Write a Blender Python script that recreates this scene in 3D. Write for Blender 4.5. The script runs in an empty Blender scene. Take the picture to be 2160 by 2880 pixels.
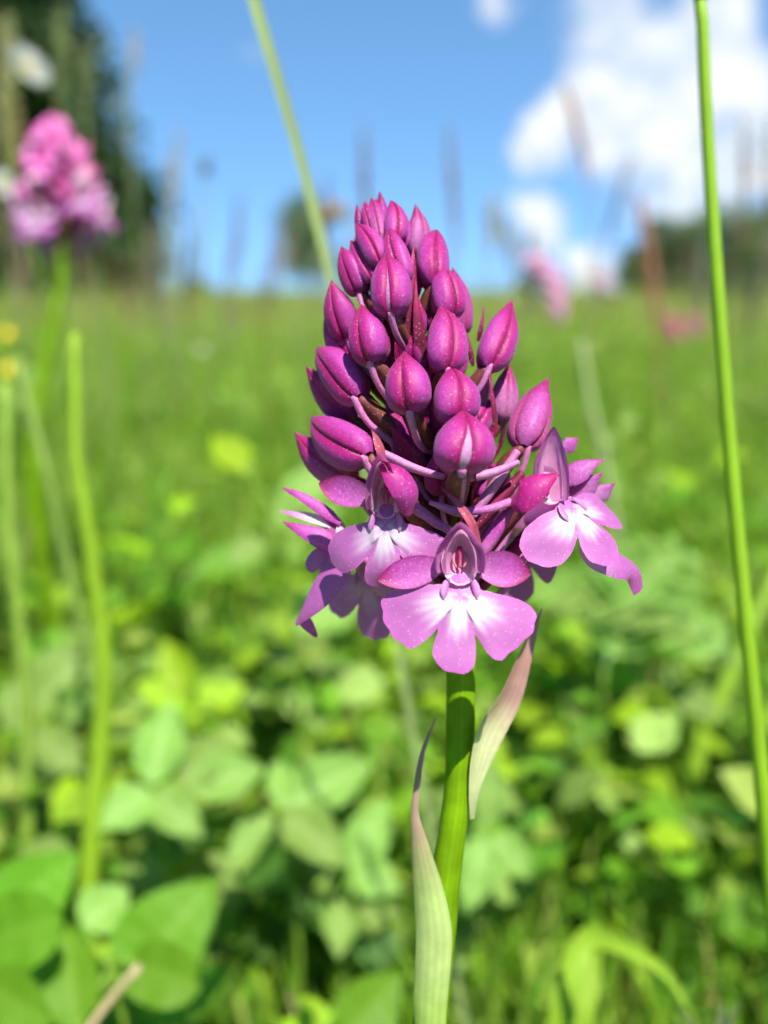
import bpy, math, random
import numpy as np
from mathutils import Vector, Matrix

random.seed(11)
rng = np.random.default_rng(11)
S = bpy.context.scene
COL = S.collection

# ------------------------------------------------------------------ camera, sky, sun, exposure
PITCH = math.radians(13.8)
FRAME = 1.2                       # frame height / distance
CAM = Vector((0.0, -0.11, 0.28))
FWD = Vector((0, math.cos(PITCH), -math.sin(PITCH)))
UPV = Vector((0, math.sin(PITCH), math.cos(PITCH)))
RGT = Vector((1, 0, 0))
D0 = 0.11                         # distance of the orchid's axis
PXM = FRAME / 2880.0              # metres per photo pixel per metre of distance
PX0 = PXM * D0                    # metres per photo pixel at the orchid

cam_d = bpy.data.cameras.new('camera')
cam_d.sensor_fit = 'VERTICAL'
cam_d.sensor_height = 36.0
cam_d.lens = 36.0 / FRAME
cam_d.clip_start = 0.005
cam_d.clip_end = 5000
cam_d.dof.use_dof = True
cam_d.dof.focus_distance = 0.1000
cam_d.dof.aperture_fstop = 9.6
cam_d.dof.aperture_blades = 0
cam = bpy.data.objects.new('camera', cam_d)
COL.objects.link(cam)
cam.location = CAM
cam.rotation_euler = (math.pi / 2 - PITCH, 0, 0)
S.camera = cam

SUN_EL = math.radians(61)
SUN_AZ = math.radians(26)         # to the right of straight behind the camera
SUN_DIR = Vector((math.sin(SUN_AZ) * math.cos(SUN_EL), -math.cos(SUN_AZ) * math.cos(SUN_EL), math.sin(SUN_EL)))
sun_d = bpy.data.lights.new('sun', 'SUN')
sun_d.energy = 3.5
sun_d.angle = math.radians(0.53)
sun_d.color = (1.0, 0.955, 0.88)
sun = bpy.data.objects.new('sun', sun_d)
COL.objects.link(sun)
sun.rotation_euler = SUN_DIR.to_track_quat('Z', 'Y').to_euler()
sun.location = (0, 0, 5)

S.view_settings.view_transform = 'Standard'
S.view_settings.look = 'None'
S.view_settings.gamma = 1.0
S.view_settings.exposure = 1.62
S.render.film_transparent = False
S.cycles.use_denoising = True
S.cycles.use_adaptive_sampling = True
S.cycles.adaptive_threshold = 0.04
S.cycles.use_light_tree = False
S.cycles.caustics_reflective = False
S.cycles.caustics_refractive = False
S.cycles.max_bounces = 7
S.cycles.transmission_bounces = 6
S.cycles.diffuse_bounces = 5


def P(x, y, d=D0):
    """photo measurement (pixels of the 2160x2880 picture) at distance d -> place in the meadow"""
    x, y, d = float(x), float(y), float(d)
    return CAM + d * (FWD + RGT * ((x - 1080) * PXM) + UPV * ((1440 - y) * PXM))


def ray(x, y):
    return (P(x, y, 1.0) - CAM).normalized()


def build_world():
    w = bpy.data.worlds.new('World')
    S.world = w
    w.use_nodes = True
    nt = w.node_tree
    nt.nodes.clear()
    N = lambda t, **k: _node(nt, t, k)
    L = nt.links.new
    out = N('ShaderNodeOutputWorld')
    sky = N('ShaderNodeTexSky')
    sky.sky_type = 'NISHITA'
    sky.sun_disc = False
    sky.sun_elevation = SUN_EL
    # rotation 0 = +Y, clockwise seen from above
    sky.sun_rotation = math.atan2(SUN_DIR.x, SUN_DIR.y)
    sky.altitude = 300
    sky.air_density = 0.70
    sky.dust_density = 0.0
    sky.ozone_density = 3.2
    bg = N('ShaderNodeBackground')
    bg.inputs['Strength'].default_value = 0.084
    hs = N('ShaderNodeHueSaturation')
    hs.inputs['Hue'].default_value = .489
    hs.inputs['Saturation'].default_value = 1.09
    hs.inputs['Value'].default_value = 1.05
    L(sky.outputs[0], hs.inputs['Color'])
    L(hs.outputs[0], bg.inputs['Color'])
    tcs = N('ShaderNodeTexCoord')
    vm = N('ShaderNodeVectorMath', operation='MULTIPLY_ADD')   # clear upland air: the pale band sinks below the horizon
    L(tcs.outputs['Generated'], vm.inputs[0])
    vm.inputs[1].default_value = (1, 1, .85)
    vm.inputs[2].default_value = (0, 0, .17)
    vn = N('ShaderNodeVectorMath', operation='NORMALIZE')
    L(vm.outputs[0], vn.inputs[0])
    L(vn.outputs[0], sky.inputs['Vector'])
    tc = N('ShaderNodeTexCoord')
    # warp the direction a little so that the cumulus edges billow
    nz = N('ShaderNodeTexNoise')
    nz.inputs['Scale'].default_value = 21.0
    nz.inputs['Detail'].default_value = 3.0
    nz.inputs['Roughness'].default_value = 0.55
    L(tc.outputs['Generated'], nz.inputs['Vector'])
    sub = N('ShaderNodeVectorMath', operation='SUBTRACT')
    L(nz.outputs['Color'], sub.inputs[0])
    sub.inputs[1].default_value = (0.5, 0.5, 0.5)
    sc = N('ShaderNodeVectorMath', operation='SCALE')
    sc.inputs['Scale'].default_value = 0.075
    L(sub.outputs[0], sc.inputs[0])
    add = N('ShaderNodeVectorMath', operation='ADD')
    L(tc.outputs['Generated'], add.inputs[0])
    L(sc.outputs[0], add.inputs[1])
    blobs = [(430, 770, 210, .9), (680, 560, 300, 1.0), (1010, 640, 420, 1.0), (1080, 280, 270, 1.0), (1380, 110, 270, 1.05),
             (1440, 480, 300, 1.15), (1620, 800, 330, 1.1), (820, 720, 260, .9), (1250, 1000, 420, .72), (800, 60, 330, .62), (180, -20, 150, .6),
             (420, 1230, 190, .9), (690, 1450, 220, .9)]
    last = None
    for bx, by, br, wt in blobs:
        c = ray(1300 + bx * .5184, by * .5184)
        dn = N('ShaderNodeVectorMath', operation='DISTANCE')
        L(add.outputs[0], dn.inputs[0])
        dn.inputs[1].default_value = c
        mr = N('ShaderNodeMapRange', interpolation_type='SMOOTHSTEP')
        mr.inputs['From Min'].default_value = br * .5184 * PXM * 1.12
        mr.inputs['From Max'].default_value = br * .5184 * PXM * 0.25
        mr.inputs['To Min'].default_value = 0
        mr.inputs['To Max'].default_value = wt
        L(dn.outputs['Value'], mr.inputs['Value'])
        if last is None:
            last = mr.outputs[0]
        else:
            mx = N('ShaderNodeMath', operation='MAXIMUM')
            L(last, mx.inputs[0])
            L(mr.outputs[0], mx.inputs[1])
            last = mx.outputs[0]
    # scattered fair-weather clouds over the whole dome
    n2 = N('ShaderNodeTexNoise')
    n2.inputs['Scale'].default_value = 3.2
    n2.inputs['Detail'].default_value = 3.0
    mp = N('ShaderNodeMapping')
    mp.inputs['Scale'].default_value = (1, 1, 1.9)
    mp.inputs['Location'].default_value = (4.4, 0.3, 2.2)
    L(tc.outputs['Generated'], mp.inputs['Vector'])
    L(mp.outputs[0], n2.inputs['Vector'])
    m2 = N('ShaderNodeMapRange', interpolation_type='SMOOTHSTEP')
    m2.inputs['From Min'].default_value = 0.60
    m2.inputs['From Max'].default_value = 0.74
    L(n2.outputs[0], m2.inputs['Value'])
    mx = N('ShaderNodeMath', operation='MAXIMUM')
    L(last, mx.inputs[0])
    L(m2.outputs[0], mx.inputs[1])
    # density
    md = N('ShaderNodeMapRange', interpolation_type='SMOOTHSTEP')
    md.inputs['From Min'].default_value = 0.05
    md.inputs['From Max'].default_value = 0.95
    L(mx.outputs[0], md.inputs['Value'])
    cr = N('ShaderNodeMapRange')
    cr.inputs['From Min'].default_value = .36
    cr.inputs['From Max'].default_value = .60
    L(nz.outputs[0], cr.inputs['Value'])
    mc = N('ShaderNodeMix', data_type='RGBA')
    mc.inputs[6].default_value = (0.23, 0.27, 0.32, 1)
    mc.inputs[7].default_value = (0.355, 0.36, 0.365, 1)
    L(cr.outputs[0], mc.inputs[0])
    bc = N('ShaderNodeBackground')
    bc.inputs['Strength'].default_value = 1.0
    L(mc.outputs[2], bc.inputs['Color'])
    ms = N('ShaderNodeMixShader')
    L(md.outputs[0], ms.inputs[0])
    L(bg.outputs[0], ms.inputs[1])
    L(bc.outputs[0], ms.inputs[2])
    L(ms.outputs[0], out.inputs['Surface'])


def _node(nt, t, k):
    n = nt.nodes.new(t)
    for a, b in k.items():
        setattr(n, a, b)
    return n


build_world()

# ------------------------------------------------------------------ materials
MATS = {}


def plant_mat(name, transl=0.35, rough=0.45, spec=0.4, noise=0.12, nscale=300.0, bump=0.0, bscale=4000.0,
              tint=None, objvar=0.0, veins=0.0, sheen=0.0, fixed=None, glints=0):
    """leaf / petal tissue: vertex colour (pigment), a little blotchy, light passing through it"""
    m = bpy.data.materials.new(name)
    m.use_nodes = True
    nt = m.node_tree
    nt.nodes.clear()
    L = nt.links.new
    N = lambda t, **k: _node(nt, t, k)
    out = N('ShaderNodeOutputMaterial')
    if fixed is None:
        at = N('ShaderNodeAttribute', attribute_name='Col')
        colr = at.outputs['Color']
    else:
        rg = N('ShaderNodeRGB')
        rg.outputs[0].default_value = (*fixed, 1)
        colr = rg.outputs[0]
    tc = N('ShaderNodeTexCoord')
    nz = N('ShaderNodeTexNoise')
    nz.inputs['Scale'].default_value = nscale
    nz.inputs['Detail'].default_value = 4
    L(tc.outputs['Object'], nz.inputs['Vector'])
    hsv = N('ShaderNodeHueSaturation')
    mr = N('ShaderNodeMapRange')
    mr.inputs['From Min'].default_value = .3
    mr.inputs['From Max'].default_value = .7
    mr.inputs['To Min'].default_value = 1 - noise
    mr.inputs['To Max'].default_value = 1 + noise
    L(nz.outputs[0], mr.inputs['Value'])
    val = mr.outputs[0]
    if objvar > 0:
        oi = N('ShaderNodeObjectInfo')
        m2 = N('ShaderNodeMapRange')
        m2.inputs['To Min'].default_value = 1 - objvar
        m2.inputs['To Max'].default_value = 1 + objvar
        L(oi.outputs['Random'], m2.inputs['Value'])
        mu = N('ShaderNodeMath', operation='MULTIPLY')
        L(val, mu.inputs[0])
        L(m2.outputs[0], mu.inputs[1])
        val = mu.outputs[0]
        m3 = N('ShaderNodeMapRange')
        m3.inputs['To Min'].default_value = .5 - objvar * .06
        m3.inputs['To Max'].default_value = .5 + objvar * .06
        L(oi.outputs['Random'], m3.inputs['Value'])
        L(m3.outputs[0], hsv.inputs['Hue'])
    L(val, hsv.inputs['Value'])
    oc = N('ShaderNodeObjectInfo')
    mo = N('ShaderNodeMix', data_type='RGBA', blend_type='MULTIPLY')
    mo.inputs[0].default_value = 1.0
    L(colr, mo.inputs[6])
    L(oc.outputs['Color'], mo.inputs[7])
    L(mo.outputs[2], hsv.inputs['Color'])
    surf = hsv.outputs[0]
    if glints:      # glints of the papillae, painted into the base colour as sparse pale points
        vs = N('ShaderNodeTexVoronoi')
        vs.inputs['Scale'].default_value = glints
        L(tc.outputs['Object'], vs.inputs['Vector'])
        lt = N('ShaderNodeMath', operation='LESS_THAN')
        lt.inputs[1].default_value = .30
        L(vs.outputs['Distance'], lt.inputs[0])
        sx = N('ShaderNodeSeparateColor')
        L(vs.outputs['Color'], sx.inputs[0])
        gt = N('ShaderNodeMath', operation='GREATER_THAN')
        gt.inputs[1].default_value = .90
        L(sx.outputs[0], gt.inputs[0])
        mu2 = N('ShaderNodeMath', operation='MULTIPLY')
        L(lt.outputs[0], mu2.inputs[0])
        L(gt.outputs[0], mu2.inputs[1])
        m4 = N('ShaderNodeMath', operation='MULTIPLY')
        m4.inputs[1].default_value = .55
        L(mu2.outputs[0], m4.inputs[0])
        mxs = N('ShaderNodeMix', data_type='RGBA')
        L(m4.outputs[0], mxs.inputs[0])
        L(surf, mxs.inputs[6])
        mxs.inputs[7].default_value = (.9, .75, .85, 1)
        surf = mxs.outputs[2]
    pb = N('ShaderNodeBsdfPrincipled')
    pb.inputs['Roughness'].default_value = rough
    pb.inputs['Specular IOR Level'].default_value = spec
    if sheen:
        pb.inputs['Sheen Weight'].default_value = sheen
        pb.inputs['Sheen Roughness'].default_value = 0.4
    L(surf, pb.inputs['Base Color'])
    tr = N('ShaderNodeBsdfTranslucent')
    if tint:
        mt = N('ShaderNodeMix', data_type='RGBA', blend_type='MULTIPLY')
        mt.inputs[0].default_value = 1.0
        mt.inputs[7].default_value = (*tint, 1)
        L(hsv.outputs[0], mt.inputs[6])
        L(mt.outputs[2], tr.inputs['Color'])
    else:
        L(hsv.outputs[0], tr.inputs['Color'])
    if bump:
        vo = N('ShaderNodeTexVoronoi')
        vo.inputs['Scale'].default_value = bscale
        L(tc.outputs['Object'], vo.inputs['Vector'])
        bp = N('ShaderNodeBump')
        bp.inputs['Strength'].default_value = bump
        bp.inputs['Distance'].default_value = 0.25 / bscale
        bp.invert = True
        L(vo.outputs['Distance'], bp.inputs['Height'])
        L(bp.outputs[0], pb.inputs['Normal'])
    ms = N('ShaderNodeMixShader')
    ms.inputs[0].default_value = transl
    L(pb.outputs[0], ms.inputs[1])
    L(tr.outputs[0], ms.inputs[2])
    L(ms.outputs[0], out.inputs['Surface'])
    MATS[name] = m
    return m


petal_m = plant_mat('petal', transl=.38, rough=.50, spec=.34, noise=.20, nscale=2600, bump=.5, bscale=6500, sheen=.12, glints=5600)
hood_m = plant_mat('hood_petal', transl=.62, rough=.44, spec=.35, noise=.08, nscale=900, bump=.4, bscale=6500, sheen=.1, glints=5600)
lip_m = plant_mat('lip_petal', transl=.36, rough=.48, spec=.32, noise=.05, nscale=700, bump=.3, bscale=6500, sheen=.10, glints=5200)
ovary_m = plant_mat('ovary_skin', transl=.25, rough=.5, spec=.25, noise=.25, nscale=700, bump=.4, bscale=4500, glints=5200)
stem_m = plant_mat('orchid_stem_skin', transl=.25, rough=.5, spec=.12, noise=.2, nscale=260, bump=.22, bscale=2600)
sheath_m = plant_mat('sheath_leaf', transl=.32, rough=.40, spec=.5, noise=.12, nscale=420, bump=.25, bscale=3000)
leaf_m = plant_mat('broad_leaf', transl=.42, rough=.55, spec=.22, noise=.14, nscale=160, objvar=.22, tint=(1.15, 1.25, .6))
grass_m = plant_mat('grass_blade', transl=.45, rough=.55, spec=.2, noise=.12, nscale=60, tint=(1.15, 1.2, .6))
stalk_m = plant_mat('grass_stalk_skin', transl=.22, rough=.5, spec=.22, noise=.10, nscale=90)
flower_m = plant_mat('meadow_petal', transl=.35, rough=.5, spec=.3, noise=.10, nscale=300)
tree_m = plant_mat('tree_leaf', transl=.25, rough=.5, spec=.3, noise=.2, nscale=1.5, tint=(1.1, 1.2, .6))
bark_m = plant_mat('bark', transl=.0, rough=.9, spec=.1, noise=.35, nscale=9, fixed=(.09, .06, .04))


def ground_mat():
    m = bpy.data.materials.new('meadow_ground')
    m.use_nodes = True
    nt = m.node_tree
    pb = nt.nodes['Principled BSDF']
    tc = nt.nodes.new('ShaderNodeTexCoord')
    n1 = nt.nodes.new('ShaderNodeTexNoise')
    n1.inputs['Scale'].default_value = 9
    n1.inputs['Detail'].default_value = 8
    n1.inputs['Roughness'].default_value = .65
    nt.links.new(tc.outputs['Object'], n1.inputs['Vector'])
    cr = nt.nodes.new('ShaderNodeValToRGB')
    cr.color_ramp.elements[0].position = .35
    cr.color_ramp.elements[0].color = (.09, .15, .016, 1)
    cr.color_ramp.elements[1].position = .68
    cr.color_ramp.elements[1].color = (.17, .26, .03, 1)
    nt.links.new(n1.outputs[0], cr.inputs[0])
    nt.links.new(cr.outputs[0], pb.inputs['Base Color'])
    pb.inputs['Roughness'].default_value = .95
    pb.inputs['Specular IOR Level'].default_value = .1
    bp = nt.nodes.new('ShaderNodeBump')
    bp.inputs['Strength'].default_value = .8
    bp.inputs['Distance'].default_value = .03
    nt.links.new(n1.outputs[0], bp.inputs['Height'])
    nt.links.new(bp.outputs[0], pb.inputs['Normal'])
    return m


# ------------------------------------------------------------------ mesh helpers
def mesh_np(name, verts, faces, cols, mat, smooth=True):
    """verts (n,3), faces list of (k,3)/(k,4) arrays, cols (n,3)"""
    verts = np.asarray(verts, dtype=np.float32)
    me = bpy.data.meshes.new(name)
    if not isinstance(faces, list):
        faces = [faces]
    faces = [np.asarray(f, dtype=np.int32) for f in faces if len(f)]
    me.vertices.add(len(verts))
    me.vertices.foreach_set('co', verts.ravel())
    nl = sum(f.size for f in faces)
    npoly = sum(len(f) for f in faces)
    me.loops.add(nl)
    me.polygons.add(npoly)
    me.loops.foreach_set('vertex_index', np.concatenate([f.ravel() for f in faces]))
    starts, o = [], 0
    for f in faces:
        starts.append(o + np.arange(len(f)) * f.shape[1])
        o += f.size
    me.polygons.foreach_set('loop_start', np.concatenate(starts).astype(np.int32))
    me.update(calc_edges=True)
    me.validate()
    if cols is not None:
        a = me.color_attributes.new('Col', 'FLOAT_COLOR', 'POINT')
        c = np.ones((len(verts), 4), np.float32)
        c[:, :3] = cols
        a.data.foreach_set('color', c.ravel())
    if smooth:
        me.polygons.foreach_set('use_smooth', np.ones(npoly, dtype=bool))
    me.materials.append(mat)
    return me


def link(name, me, parent=None):
    o = bpy.data.objects.new(name, me)
    COL.objects.link(o)
    if parent is not None:
        o.parent = parent
    return o


def thing(name, label, cat, loc=(0, 0, 0), group=None):
    o = bpy.data.objects.new(name, None)
    o.empty_display_size = .01
    COL.objects.link(o)
    o.location = loc
    o['label'] = label
    o['category'] = cat
    o['kind'] = 'thing'
    if group:
        o['group'] = group
    return o


def grid_faces(nu, nv, wrap=False):
    """vertex index = j*nu+i (i across, j along)"""
    i = np.arange(nu if wrap else nu - 1)
    j = np.arange(nv - 1)
    I, J = np.meshgrid(i, j)
    I, J = I.ravel(), J.ravel()
    I2 = (I + 1) % nu
    return np.stack([J * nu + I, J * nu + I2, (J + 1) * nu + I2, (J + 1) * nu + I], 1)


def interp(xs, ys, v):
    """smooth (monotone-ish cosine-free) interpolation: Catmull-Rom through samples"""
    xs = np.asarray(xs, float)
    ys = np.asarray(ys, float)
    v = np.clip(np.asarray(v, float), xs[0], xs[-1])
    k = np.clip(np.searchsorted(xs, v, 'right') - 1, 0, len(xs) - 2)
    m = np.gradient(ys, xs, axis=0)
    h = xs[k + 1] - xs[k]
    t = (v - xs[k]) / h
    if ys.ndim > 1:
        t = t[:, None]
        h = h[:, None]
    return ((2 * t**3 - 3 * t**2 + 1) * ys[k] + (t**3 - 2 * t**2 + t) * h * m[k] + (-2 * t**3 + 3 * t**2) * ys[k + 1]
            + (t**3 - t**2) * h * m[k + 1])


def lin(xs, ys, v):
    ys = np.asarray(ys, float)
    if ys.ndim == 1:
        return np.interp(v, xs, ys)
    return np.stack([np.interp(v, xs, ys[:, k]) for k in range(ys.shape[1])], -1)


def norm(a):
    return a / np.maximum(np.linalg.norm(a, axis=-1, keepdims=True), 1e-12)


def path_resample(pts, n):
    pts = np.asarray(pts, float)
    s = np.concatenate([[0], np.cumsum(np.linalg.norm(np.diff(pts, axis=0), axis=1))])
    s /= s[-1]
    u = np.linspace(0, 1, n)
    return interp(s, pts, u), u, s


def frames(path, hint):
    t = norm(np.gradient(path, axis=0))
    hint = np.asarray(hint, float)
    if hint.ndim == 1:
        hint = np.repeat(hint[None], len(path), 0)
    n = hint - (hint * t).sum(1, keepdims=True) * t
    n = norm(n)
    b = np.cross(t, n)
    return t, n, b


def tube(pts, radii, cols, nseg=10, n=24, hint=(0, -1, .3), ripple=0.0, caps=True):
    path, u, s = path_resample(pts, n)
    r = interp(s, radii, u) if len(radii) == len(pts) else np.interp(u, np.linspace(0, 1, len(radii)), radii)
    t, nn, b = frames(path, hint)
    th = np.linspace(0, 2 * math.pi, nseg, endpoint=False)
    rr = r[:, None] * (1 + ripple * np.cos(3 * th)[None])
    V = path[:, None, :] + rr[..., None] * (np.cos(th)[None, :, None] * nn[:, None, :] + np.sin(th)[None, :, None] * b[:, None, :])
    V = V.reshape(-1, 3)
    cols = np.asarray(cols, float)
    if cols.ndim == 1:
        cols = np.stack([cols, cols])
    c = lin(np.linspace(0, 1, len(cols)), cols, u)
    C = np.repeat(c, nseg, 0)
    F = grid_faces(nseg, n, True)
    fl = [F]
    if caps:
        V = np.concatenate([V, path[:1], path[-1:]])
        C = np.concatenate([C, c[:1], c[-1:]])
        i = np.arange(nseg)
        c0, c1 = n * nseg, n * nseg + 1
        fl.append(np.stack([np.full(nseg, c0), (i + 1) % nseg, i], 1))
        fl.append(np.stack([np.full(nseg, c1), (n - 1) * nseg + i, (n - 1) * nseg + (i + 1) % nseg], 1))
    return V, fl, C


def thicken(G, C, t):
    """closed thin body from an (nv,nu,3) sheet: two skins that meet along the rim"""
    nv, nu, _ = G.shape
    if t == 0:
        return G.reshape(-1, 3), [grid_faces(nu, nv)], C.reshape(-1, 3)
    du = np.gradient(G, axis=1)
    dv = np.gradient(G, axis=0)
    nrm = norm(np.cross(du, dv))
    i = np.linspace(0, 1, nu)
    w = np.minimum(1, np.minimum(i, 1 - i) * 8)[None, :] * np.ones((nv, 1))
    j = np.linspace(0, 1, nv)
    w = np.sqrt(w * np.minimum(1, np.minimum(j + .05, 1 - j) * 10)[:, None])
    A = G + nrm * (t * .5) * w[..., None]
    B = G - nrm * (t * .5) * w[..., None]
    V = np.concatenate([A.reshape(-1, 3), B.reshape(-1, 3)])
    F = grid_faces(nu, nv)
    F2 = F[:, ::-1] + nu * nv
    return V, [np.concatenate([F, F2])], np.concatenate([C.reshape(-1, 3)] * 2)


def join(parts):
    V, F3, F4, C, o = [], [], [], [], 0
    for v, fl, c in parts:
        V.append(v)
        C.append(c)
        for f in fl:
            (F3 if f.shape[1] == 3 else F4).append(f + o)
        o += len(v)
    fl = []
    if F4:
        fl.append(np.concatenate(F4))
    if F3:
        fl.append(np.concatenate(F3))
    return np.concatenate(V), fl, np.concatenate(C)


def mixc(a, b, t):
    t = np.clip(np.asarray(t, float), 0, 1)[..., None]
    return np.asarray(a) * (1 - t) + np.asarray(b) * t


def sstep(a, b, x):
    t = np.clip((np.asarray(x, float) - a) / (b - a), 0, 1)
    return t * t * (3 - 2 * t)


# ------------------------------------------------------------------ the ground
def build_ground():
    # one sheet out to the horizon, finer near the orchid, gently uneven
    rad = np.concatenate([np.linspace(0, 3, 40), np.geomspace(3.2, 3000, 70)])
    na = 120
    th = np.linspace(0, 2 * math.pi, na, endpoint=False)
    R, T = np.meshgrid(rad, th, indexing='ij')
    X, Y = R * np.cos(T), R * np.sin(T)
    Z = ground_z(X, Y)
    V = np.stack([X, Y, Z], -1).reshape(-1, 3)
    me = mesh_np('meadow_ground', V, grid_faces(na, len(rad), True), None, ground_mat())
    o = link('ground', me)
    o['kind'] = 'structure'
    o['label'] = 'sunlit green meadow ground reaching to the horizon'


def ground_z(X, Y):
    X = np.asarray(X, float)
    Y = np.asarray(Y, float)
    near = np.clip((np.hypot(X, Y) - 4) / 20, 0, 1)
    return (.012 * np.sin(X * 5.1 + 1) * np.cos(Y * 4.3) + near * (.30 * np.sin(X * .21 + .8) * np.cos(Y * .17 + .3)) + .011 * np.clip(np.hypot(X, Y) - 8, 0, 150))


build_ground()

# ------------------------------------------------------------------ the orchid in focus
AX = np.array([(1190, 3400), (1195, 3100), (1209, 2873), (1235, 2640), (1262, 2410), (1283, 2260), (1297, 1900), (1298, 1720), (1283, 1500), (1235, 1250), (1172, 1000),
               (1122, 800), (1088, 640)], float)
AXR = np.array([52, 50, 49, 46, 41, 38, 41, 38, 30, 25, 20, 15, 7], float)


def axis_at(y):
    """axis x, stem radius, spike radius (px) at picture height y"""
    ys = AX[::-1, 1]
    return (np.interp(y, ys, AX[::-1, 0]), np.interp(y, ys, AXR[::-1]),
            np.interp(y, [540, 640, 800, 1000, 1200, 1400, 1600, 1900], [70, 120, 180, 235, 285, 330, 350, 350]))


def A(x, y, f):
    """point of the spike: f = how far in front (+) of the axis in pixels"""
    return np.array(P(x, y, D0 - f * PX0))


def front(x, y, sgn=1, k=1.0):
    ax, sr, R = axis_at(y)
    R = R * k
    q = 1 - ((x - ax) / R) ** 2
    return sgn * R * math.sqrt(max(q, 0.0)) if q > 0 else 0.0


MAG_D = np.array((.290, .004, .085))     # deep magenta: tips and seams
MAG = np.array((.410, .013, .195))       # magenta of the buds
MAG_L = np.array((.450, .065, .370))     # lighter, purplish middle of a sepal
LILAC = np.array((.400, .098, .355))
LILAC_P = np.array((.53, .25, .47))
WHITE = np.array((.70, .64, .69))
MAROON = np.array((.155, .018, .048))
OLIVE = np.array((.175, .052, .040))
SPURC = np.array((.60, .19, .45))

ORI = thing('orchid', 'magenta pyramidal orchid in sharp focus with open lilac flowers below its pointed buds', 'orchid',
            loc=P(1190, 3400, D0))
ORI.location.z = 0.0
_o = ORI.location.copy()
OFF = np.array(_o)


def part(name, data, mat, parent):
    V, F, C = data
    return link(name, mesh_np(name, V - OFF, F, C, mat), parent)


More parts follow.
